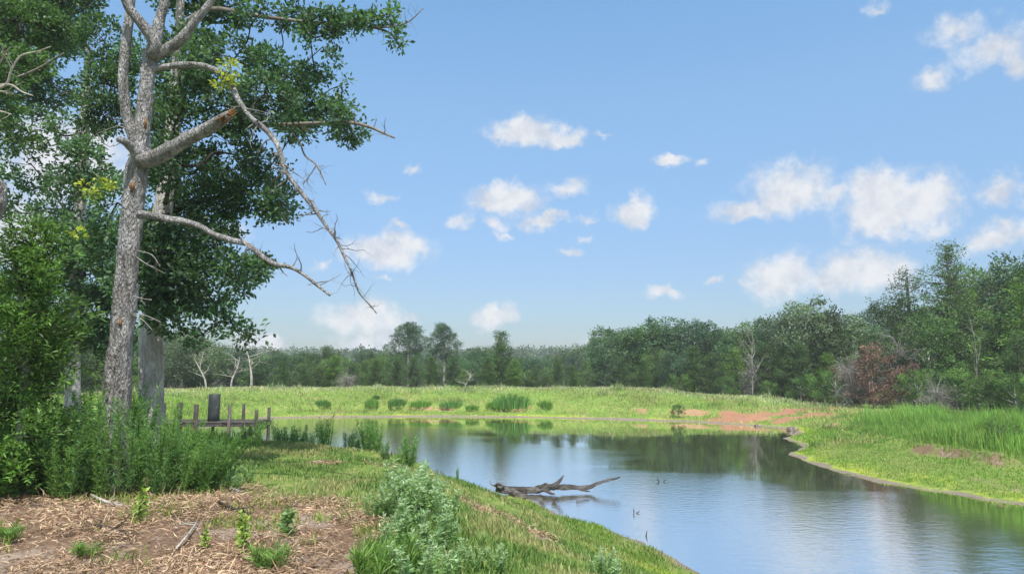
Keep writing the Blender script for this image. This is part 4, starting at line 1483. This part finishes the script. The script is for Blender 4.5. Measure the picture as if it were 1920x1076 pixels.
def near_cedar():
    """bright cedar at the left edge"""
    global R
    R = np.random.default_rng(640)
    Y = 9.6
    b = at(30, 850, Y)
    b[2] = gz(b[0], Y) - .05
    t = thing('cedar_tree', 'bright green cedar with drooping feathery sprays in front of the slender oak', 'tree', b)
    iv = inv_of(b)
    tr, cr = MB(), MB()
    top = at(15, 425, Y)
    H = top[2] - b[2]
    tr.tube([b - np.array([0, 0, .2]), b + np.array([.05, 0, H * .3]), b + np.array([-.05, 0, H * .65]), top], [.085, .07, .045, .01], 10, 6, .15)
    link('trunk', tr.mesh('trunk', 'oak_bark', True), t, iv)
    for k in range(96):
        q = (k + U(0, 1)) / 96
        zz = .12 + .88 * q
        gap = .45 if .22 < q < .36 else 1.0
        ln = (1.28 * (1 - q) ** .5 * (.6 + .4 * math.sin(q * 17 + 1) ** 2) * U(.4, 1.12) + .08) * gap
        a = k * 2.399 + U(-.4, .4)
        dv = norm(np.array([math.cos(a), math.sin(a), U(.05, .55)]))
        s0 = b + np.array([0, 0, zz * H])
        e = s0 + dv * ln + np.array([0, 0, -.2 * ln])
        br = MB()
        br.tube([s0, (s0 + e) / 2 + np.array([0, 0, .05]), e], [.016, .01, .003], 5, 3)
        link('branch', br.mesh('branch', 'dark_twig', True), t, iv)
        m = int(4 + 25 * ln)
        tt = U(.25, 1.08, m)
        C = s0 + (e - s0) * tt[:, None] + R.normal(size=(m, 3)) * .085
        col = np.array((.105, .20, .042)) * R.normal(1, .3)
        sprays(cr, C, np.tile(dv, (m, 1)), 13, .055, .095, .024, col, .4, .25)
    link('crown', cr.mesh('crown', 'leaf'), t, iv)


near_cedar()

# ------------------------------------------------------------------ weeds, reeds, seedlings


def weed(seed, H=1.3, stems=9, leaves=70, ln=.09, wd=.012, spread=.22, col=(.05, .12, .025), up=.9, stem_col=(.12, .17, .05), tipcol=None, lean=(0, 0)):
    """an upright leafy weed: stems > foliage"""
    global R
    R = np.random.default_rng(seed)
    st, fo = MB(), MB()
    for k in range(stems):
        a, r0 = U(0, 6.28), U(0, spread * .35)
        h = H * U(.6, 1.0)
        tip = np.array([math.cos(a) * spread * U(.5, 1.3) + lean[0] * h, math.sin(a) * spread * U(.5, 1.3) + lean[1] * h, h])
        b = np.array([math.cos(a) * r0, math.sin(a) * r0, -.05])
        mid = (b + tip) / 2 + R.normal(size=3) * .03
        st.tube([b, mid, tip], [.008 * H ** .5, .006, .002], 4, 3, col=stem_col)
        q = U(.12, 1.0, leaves) ** .85
        P = np.where(q[:, None] < .5, b + (mid - b) * q[:, None] * 2, mid + (tip - mid) * (q[:, None] - .5) * 2)
        A = R.normal(size=(leaves, 3)) * np.array([1, 1, .4]) + np.array([0, 0, up])
        c = jitter_col(col, leaves, .25, .07)
        if tipcol is not None:
            f = np.clip((q - .45) * 1.8, 0, 1)[:, None]
            c = c * (1 - f) + jitter_col(tipcol, leaves, .15, .05) * f
        fo.kites(P, A, rdir(leaves, .6), ln * U(.6, 1.3, leaves) * (1.25 - .5 * q), wd * U(.8, 1.3, leaves), c, .05)
    return [('stems', st.mesh('stems', 'grass_blade'), dict(kind='stuff')), ('foliage', fo.mesh('foliage', 'leaf'), dict(kind='stuff'))]


def clump(seed, H=.8, n=500, rad=.6, col=(.07, .14, .03)):
    global R
    R = np.random.default_rng(seed)
    mb = MB()
    a, r = U(0, 6.28, n), np.sqrt(U(0, 1, n)) * rad
    P = np.stack([np.cos(a) * r, np.sin(a) * r, np.full(n, -.05)], -1)
    h = H * U(.6, 1.05, n) * (1 - .35 * (r / rad) ** 2)
    ln = np.stack([np.cos(a) * r / rad, np.sin(a) * r / rad, np.zeros(n)], -1) * .25 + rdir(n) * np.array([.15, .15, 0])
    mb.blades(P, h, U(.03, .05, n), ln, jitter_col(col, n, .25, .06))
    return mb.mesh('foliage', 'grass_blade')


W_FENNEL = [weed(700 + i, 1.35, 9, 170, .085, .009, .30, c, 1.0) for i, c in enumerate([(.13, .27, .07), (.115, .235, .075), (.17, .31, .075)])]
W_LEAN = weed(709, 1.3, 8, 200, .09, .010, .18, (.11, .23, .055), .9, lean=(.75, .1))
W_BROAD = [weed(710 + i, .9, 8, 60, .12, .05, .34, c, .35) for i, c in enumerate([(.12, .23, .045), (.09, .19, .05)])]
W_SILVER = [weed(720 + i, .62, 8, 70, .095, .018, .2, (.17, .30, .10), .5, (.26, .32, .16), (.33, .45, .27)) for i in range(3)]
W_GREENLOW = [weed(726 + i, .4, 12, 34, .2, .012, .2, (.15, .26, .06), 1.6) for i in range(2)]
W_REED = [weed(730 + i, .9, 14, 70, .12, .016, .26, c, 1.1) for i, c in enumerate([(.18, .33, .09), (.2, .32, .15), (.15, .29, .08)])]
W_SEED = [weed(740 + i, .42, 2, 46, .09, .035, .05, c, .25) for i, c in enumerate([(.2, .31, .12), (.26, .36, .08)])]
C_DAM = [clump(750 + i, .95, 420, .75, c) for i, c in enumerate([(.11, .23, .06), (.13, .26, .05)])]
R = np.random.default_rng(760)


def hit(px, py):
    """where the view line through a picture point first meets the ground"""
    r = ray(px, py)
    r = r / r[1]
    Yv = np.concatenate([np.arange(3, 30, .04), np.arange(30, 120, .1)])
    zz = CAM_Z + r[2] * Yv
    hh = height(r[0] * Yv, Yv)
    k = np.argmax(zz < np.maximum(hh, 0)) if np.any(zz < np.maximum(hh, 0)) else len(Yv) - 1
    return np.array([r[0] * Yv[k], Yv[k], hh[k]])


def put(parts, name, label, cat, px, py, H, H0, group, z=None, wide=1.0):
    """plant standing where the view line through its foot meets the ground"""
    p = hit(px, py)
    z = p[2]
    s = H / H0
    return copies(parts, name, label, cat, (p[0], p[1], z - .01), U(0, 6.28), (s * wide, s * wide, s), group)


def put_xy(parts, name, label, cat, x, y, s, group, wide=1.0, rz=None):
    return copies(parts, name, label, cat, (x, y, gz(x, y) - .02), U(0, 6.28) if rz is None else rz, (s * wide, s * wide, s), group)


GF = 'feathery weeds round the oak trunks'
LF = 'tall feathery green weed in the thicket round the oak trunks'
for k in range(38):
    px = 100 + 350 * ((k + .5) / 38) + U(-12, 12)
    Y = U(9.4, 11.6)
    x = (px - 960) / F_PX * Y
    hs = .74 + .46 * math.exp(-((px - 220) / 110) ** 2) - (px > 410) * .15
    if abs(px - 216) < 34 and Y < 10.9:
        hs *= .85
    put_xy(W_FENNEL[k % 3], 'feathery_weed', LF, 'weed', x, Y, hs * U(.8, 1.05), GF, 1.05)
put_xy(W_LEAN, 'leaning_weed', 'feathery weed leaning out over the grass beside the thicket', 'weed', (385 - 960) / F_PX * 10.2, 10.2, .95, None, 1, 0)
GB = 'broad leaved bushes under the cedar'
for k, (px, Y, s) in enumerate([(10, 9.2, 1.0), (50, 9.4, .95), (95, 9.6, .9), (130, 9.8, .95), (-20, 9.6, 1.2), (60, 10.4, 1.2), (110, 10.6, 1.25), (160, 10.4, 1.0), (20, 10.2, 1.25), (330, 10.2, .8), (400, 10.4, .6)]):
    put_xy(W_BROAD[k % 2], 'leafy_bush', 'dark leafy bush in the undergrowth below the cedar and oaks', 'bush', (px - 960) / F_PX * Y, Y, s, GB, 1.1)
for k, (px, py, H) in enumerate([(430, 905, .4), (465, 905, .3), (445, 920, .3)]):
    put(W_SILVER[k], 'silvery_weed', 'small grey green weed at the edge of the thicket and grass', 'weed', px, py, H, .62, 'grey green weeds at the thicket edge')
GS = 'silvery weeds on the near bank'
for k, (px, py, H) in enumerate([(760, 985, .62), (725, 975, .45), (800, 975, .6), (830, 990, .5), (700, 975, .34), (770, 1030, .5), (735, 1040, .4), (815, 1035, .42), (845, 1030, .34), (790, 1075, .4), (850, 1080, .3),
                                 (780, 955, .62), (890, 1075, .25), (760, 965, .66), (810, 965, .5), (825, 1110, .4), (770, 1125, .45), (740, 955, .4)]):
    put(W_SILVER[k % 3], 'silvery_weed', 'silvery green weed in the dense patch on the near bank', 'weed', px, py, H, .62, GS)
for k, (px, py, H) in enumerate([(705, 1080, .3), (735, 1090, .32), (760, 1085, .28), (695, 1105, .32)]):
    put(W_GREENLOW[k % 2], 'grassy_weed', 'bright grassy weed at the foot of the silvery weed patch', 'weed', px, py, H, .4, 'bright weeds below the silvery patch')
for k, (px, py, H) in enumerate([(1130, 1085, .3), (930, 1080, .28), (1150, 1100, .28)]):
    put(W_SILVER[(k + 1) % 3], 'silvery_weed', 'lone pale weed on the grass slope by the water', 'weed', px, py, H, .62, 'lone pale weeds on the slope', 1.0)
# upright weeds along the water behind the near bank
for k, (px, Y, top, lab) in enumerate([(478, 17.6, 792, 'upright green weed by the end of the dock'), (525, 18.4, 800, None), (560, 18.2, 806, None), (612, 18.0, 794, 'thin bluish weed standing against the bright water'),
                                       (655, 16.8, 812, None), (690, 16.0, 798, 'thick upright weed clump, largest along the bank edge'), (708, 15.8, 804, None), (720, 15.4, 830, None), (768, 14.2, 826, 'dark upright weed above the silvery patch'), (750, 14.0, 850, None),
                                       (580, 18.3, 815, None), (540, 18.3, 812, None), (675, 16.4, 815, None), (465, 17.4, 800, None)]):
    p = at(px, top, Y)
    z = gz(p[0], Y)
    s = 1.2 * max(.3, (p[2] - z)) / .9
    copies(W_REED[k % 3], 'shore_weed', lab or 'upright green weed on the shore behind the near bank', 'weed', (p[0], Y, z), U(0, 6.28), (min(s, 1.0) * .95,) * 2 + (s,), None if lab else 'upright weeds on the near shore')
for k, (px, py, H) in enumerate([(858, 905, .34), (885, 905, .3)]):
    put([W_REED[1][0], W_REED[1][1]], 'shore_weed', 'thin grey stalk leaning at the water beside the log', 'weed', px, py, H, .9, 'thin stalks beside the log', .4, .35)
# seedlings on the bare soil
for k, (px, py, H, v, lab) in enumerate([(262, 985, .42, 1, 'thin yellow green seedling on bare soil below the thicket'), (540, 1010, .46, 0, 'grey green seedling with drooping leaves on bare soil'), (460, 1040, .36, 1, 'yellow green seedling beside the low green weed on the soil'),
                                         (388, 1035, .26, 1, 'short yellowish seedling on the straw'), (450, 1010, .3, 1, 'short seedling above the yellow green one on the soil')]):
    put(W_SEED[v], 'seedling', lab, 'seedling', px, py, H, .42, None)
for k, (px, py, H, lab) in enumerate([(510, 1075, .24, 'low bright green weed on straw at the bare soil front'), (160, 1045, .14, 'low spreading green tuft on the straw'), (20, 1015, .16, 'green grass tuft on the straw in front of the cedar')]):
    put(W_GREENLOW[k % 2], 'low_weed', lab, 'weed', px, py, H, .4, None, None, 1.6)
# weed clumps on the dam
for k, (px, py, w, h, lab) in enumerate([(606, 761, 40, 22, None), (697, 762, 36, 22, None), (745, 760, 44, 20, None), (788, 762, 44, 20, None), (845, 764, 36, 20, None), (885, 768, 30, 16, None), (958, 763, 78, 36, 'large dark weed clump on the dam face'),
                                         (1022, 764, 32, 22, None), (705, 748, 22, 12, None), (925, 764, 30, 16, None)]):
    p = hit(px, py)
    z = p[2]
    sx = w / F_PX * p[1] / 1.7
    sz = h / F_PX * p[1] / .95
    copies([('foliage', C_DAM[k % 2], dict(kind='stuff'))], 'weed_clump', lab or 'round green weed clump on the dam face', 'weed', (p[0], p[1], z), U(0, 6), (sx * U(.9, 1.35), sx * U(.6, 1.0), sz * U(.7, 1.05)), None if lab else 'weed clumps on the dam face')
put(V_SHRUB[0], 'shrub', 'lone small dark shrub low on the dam face', 'shrub', 1272, 783, .95, 3.0, None, .5)
put(V_SHRUB[1], 'shrub', 'dark bush alone in the tall meadow grass', 'shrub', 1872, 838, 1.0, 3.0, None, .8, 1.0)

# ------------------------------------------------------------------ dock and cabinet
DY = 33.6
DZ = float(at(440, 789, DY)[2])
dx0, dx1 = float(at(262, 789, DY)[0]), float(at(497, 789, DY)[0])
dock = thing('dock', 'weathered grey wooden dock with upright posts at the pond edge', 'dock', ((dx0 + dx1) / 2, DY, 0))
div = inv_of((dx0 + dx1, 0, 0))
div = inv_of(((dx0 + dx1) / 2, DY, 0))
plank = MB()
plank.box((0, 0, 0), (.138, 1.7, .04), bev=.004)
plank = plank.mesh('plank', 'dock_wood')
nx = int((dx1 - dx0) / .146)
for k in range(nx):
    o = link('plank', plank, dock)
    o.location = (dx0 + .07 + k * .146 - (dx0 + dx1) / 2, U(-.02, .02), DZ + U(-.004, .004))
    o.rotation_euler = (U(-.01, .01), 0, U(-.008, .008))
for yy in (-.78, .0, .78):
    mb = MB()
    mb.box(((dx0 + dx1) / 2, DY + yy, DZ - .115), (dx1 - dx0 + .1, .05, .18), bev=.005)
    link('beam', mb.mesh('beam', 'dock_wood'), dock, div)
for px, top in ((292, 757), (322, 757), (352, 757), (385, 757), (443, 757), (493, 768)):
    for yy in (-.87, .87):
        x = float(at(px, 780, DY)[0]) + U(-.05, .05)
        tp = float(at(px, top + U(-3, 3), DY)[2])
        zb = min(gz(x, DY + yy), 0) - .4
        mb = MB()
        mb.box((x, DY + yy, (tp + zb) / 2), (.13, .11, tp - zb), bev=.008, rz=U(-.1, .1))
        link('post', mb.mesh('post', 'dock_wood'), dock, div)
for px0, py0, px1, py1 in ((450, 800, 464, 812), (493, 800, 482, 812)):
    mb = MB()
    mb.tube([at(px0, py0, DY - .9), at(px1, py1, DY - .9)], [.05, .05], 5, 1)
    link('brace', mb.mesh('brace', 'dock_wood'), dock, div)
cx = float(at(405, 780, DY)[0])
ch = float(at(405, 738, DY)[2]) - DZ - .02
cab = thing('cabinet', 'dark green metal cabinet standing on the dock', 'cabinet', (cx, DY - .25, DZ + .022))
mb = MB()
mb.box((0, 0, ch / 2), (.47, .45, ch), bev=.012, rz=.25)
link('body', mb.mesh('body', 'cabinet_paint'), cab)
mb = MB()
mb.box((math.sin(.25) * .232, -math.cos(.25) * .232, ch / 2), (.4, .02, ch * .9), bev=.006, rz=.25)
door = link('door', mb.mesh('door', 'cabinet_paint'), cab)
mb = MB()
mb.box((.15 + math.sin(.25) * .25, -.25 * math.cos(.25) + .038, ch * .5), (.02, .03, .12), bev=.004, rz=.25)
link('handle', mb.mesh('handle', 'rock'), door)
mb = MB()
mb.box((-math.cos(.25) * .241, -math.sin(.25) * .241, ch / 2), (.012, .41, ch * .94), bev=.004, rz=.25)  # thin sheet over the body's side, carrying the painted lit tone
link('lit_side', mb.mesh('lit_side', 'cabinet_lit_side'), cab, label='cabinet side with its lit tone painted in paler blue grey')

# ------------------------------------------------------------------ driftwood, sticks, stones
R = np.random.default_rng(820)
LY = 19.6
lb = at(960, 924, LY)
log = thing('driftwood_log', 'dark driftwood log lying from the near shore into the pond', 'log', (lb[0], LY, 0))
liv = inv_of((lb[0], LY, 0))
mb = MB()
P, rad = px_path([(930, 917, 14), (945, 919, 22), (970, 919, 24), (1000, 918, 22), (1025, 914, 20), (1045, 912, 19), (1062, 913, 15), (1085, 914, 12), (1105, 912, 12), (1125, 904, 9), (1145, 899, 7), (1163, 894, 4)], LY - .2, LY + .4)
mb.tube(P, rad * .6, 12, 6, .3)
link('trunk', mb.mesh('trunk', 'wet_log', True), log, liv)
for q, tw in (([(1035, 912, 12), (1045, 905, 9), (1052, 898, 6), (1057, 890, 2)], 0), ([(940, 915, 10), (930, 910, 6), (926, 910, 3)], 1), ([(945, 912, 8), (934, 907, 5), (930, 908, 3)], 0), ([(1012, 914, 9), (1020, 908, 5), (1024, 905, 2)], 0),
              ([(960, 922, 12), (985, 930, 10), (1005, 931, 7), (1015, 927, 4)], 1), ([(1080, 914, 7), (1095, 919, 5), (1106, 921, 2)], 0), ([(1020, 917, 9), (1032, 924, 6), (1040, 926, 3)], 0)):
    link('branch', limb_mesh(q, LY - .25, LY - .35, 'wet_log', 8, 4, .15, tw, .3), log, liv)
for px, py, n, lab in ((1240, 903, 3, 'dark forked twig sticking out of the water beyond the log'), (1187, 962, 2, 'small dark twig poking from open water'), (1208, 1005, 1, 'tiny dark twig tip in open water, closest of the twigs to shore')):
    b = gp(px, py)
    t = thing('water_twig', lab, 'twig', (b[0], b[1], 0))
    mb = MB()
    for k in range(n):
        d = norm(R.normal(size=3) * np.array([1, .4, 0]) + np.array([0, 0, .6]))
        mb.tube([np.array([0, 0, -.1]), d * .06 * n ** .5 + np.array([0, 0, -.02]), d * .1 * n ** .5 + R.normal(size=3) * .02], [.018, .014, .006], 5, 2)
    link('stick', mb.mesh('stick', 'wet_log', True), t)


def stone(seed, r):
    rr = np.random.default_rng(seed)
    import bmesh
    bm = bmesh.new()
    bmesh.ops.create_icosphere(bm, subdivisions=2, radius=r)
    ph = rr.uniform(0, 6, 3)
    for v in bm.verts:
        k = 1 + .18 * math.sin(v.co.x / r * 2.3 + ph[0]) + .15 * math.sin(v.co.y / r * 3.1 + ph[1]) + rr.uniform(-.06, .06)
        v.co = Vector((v.co.x * k * 1.3, v.co.y * k, max(v.co.z * k * .65, -.3 * r)))
    me = bpy.data.meshes.new('stone')
    bm.to_mesh(me)
    bm.free()
    me.materials.append(MAT['rock'])
    return me


for k, (px, py, r, lab) in enumerate([(1487, 807, .28, 'brown stone on the muddy far shore by the inlet'), (1420, 799, .16, 'small brown stone at the foot of the red bank')]):
    b = gp(px, py)
    o = link('stone', stone(90 + k, r), None)
    o.location = (b[0], b[1], max(gz(b[0], b[1]), 0) + r * .15)
    o['label'], o['category'] = lab, 'stone'

for k, (pts, lab, mat) in enumerate([([(170, 928, 5), (190, 938, 6), (215, 947, 6), (250, 951, 4)], 'pale dead branch lying on the bare soil', 'bleached_wood'),
                                     ([(180, 985, 6), (205, 992, 7), (235, 1000, 5)], 'dark broken stick on straw below the pale branch', 'dark_twig'),
                                     ([(410, 942, 5), (440, 955, 5), (470, 964, 3)], 'thick dark stick near the grass edge on soil', 'dark_twig'),
                                     ([(330, 1030, 4), (355, 1000, 4), (370, 978, 2)], 'thin pale stalk lying across the straw', 'bleached_wood'),
                                     ([(230, 900, 5), (290, 905, 5), (350, 897, 3)], 'grey dead stem along the front of the thicket', 'grey_twig'),
                                     ([(260, 915, 5), (320, 900, 4), (400, 870, 2)], 'long grey stem leaning into the thicket', 'grey_twig'),
                                     ([(360, 885, 3), (400, 905, 5), (450, 922, 4)], 'grey fallen stem at the thicket corner by the grass', 'grey_twig')]):
    P, rad = [], []
    for px, py, w in pts:
        z = 1.72
        for _ in range(5):
            p = gp(px, py, z)
            z = gz(p[0], p[1]) + .05
        P.append(p + np.array([0, 0, .01]))
        rad.append(w / 2 / F_PX * p[1])
    mb = MB()
    mb.tube(P, rad, 7, 4, .15)
    b = P[0]
    t = thing('fallen_stick', lab, 'stick', b)
    st = link('stem', mb.mesh('stem', mat, True), t, inv_of(b))
    mb = MB()
    for q in range(3):
        grow(mb, P[1] + (P[2] - P[1]) * U(0, 1), R.normal(size=3) * np.array([1, 1, .3]), .3, rad[1] * .5, 1, .5, (1, 2), 0, 4)
    link('side_twig', mb.mesh('side_twig', mat), t, inv_of(b))

# ------------------------------------------------------------------ the humid air
mb = MB()
mb.box((0, 240, 11), (760, 560, 30))
hm = bpy.data.materials.new('air')
hm.use_nodes = True
hn = hm.node_tree
hn.nodes.remove(hn.nodes['Principled BSDF'])
pv = hn.nodes.new('ShaderNodeVolumePrincipled')
pv.inputs['Color'].default_value = (.88, .94, 1, 1)
pv.inputs['Density'].default_value = 0.0006
hn.links.new(pv.outputs[0], hn.nodes['Material Output'].inputs['Volume'])
MAT['air'] = hm
link('haze', mb.mesh('haze', 'air'), kind='stuff', label='pale humid summer air over the whole place', category='haze')
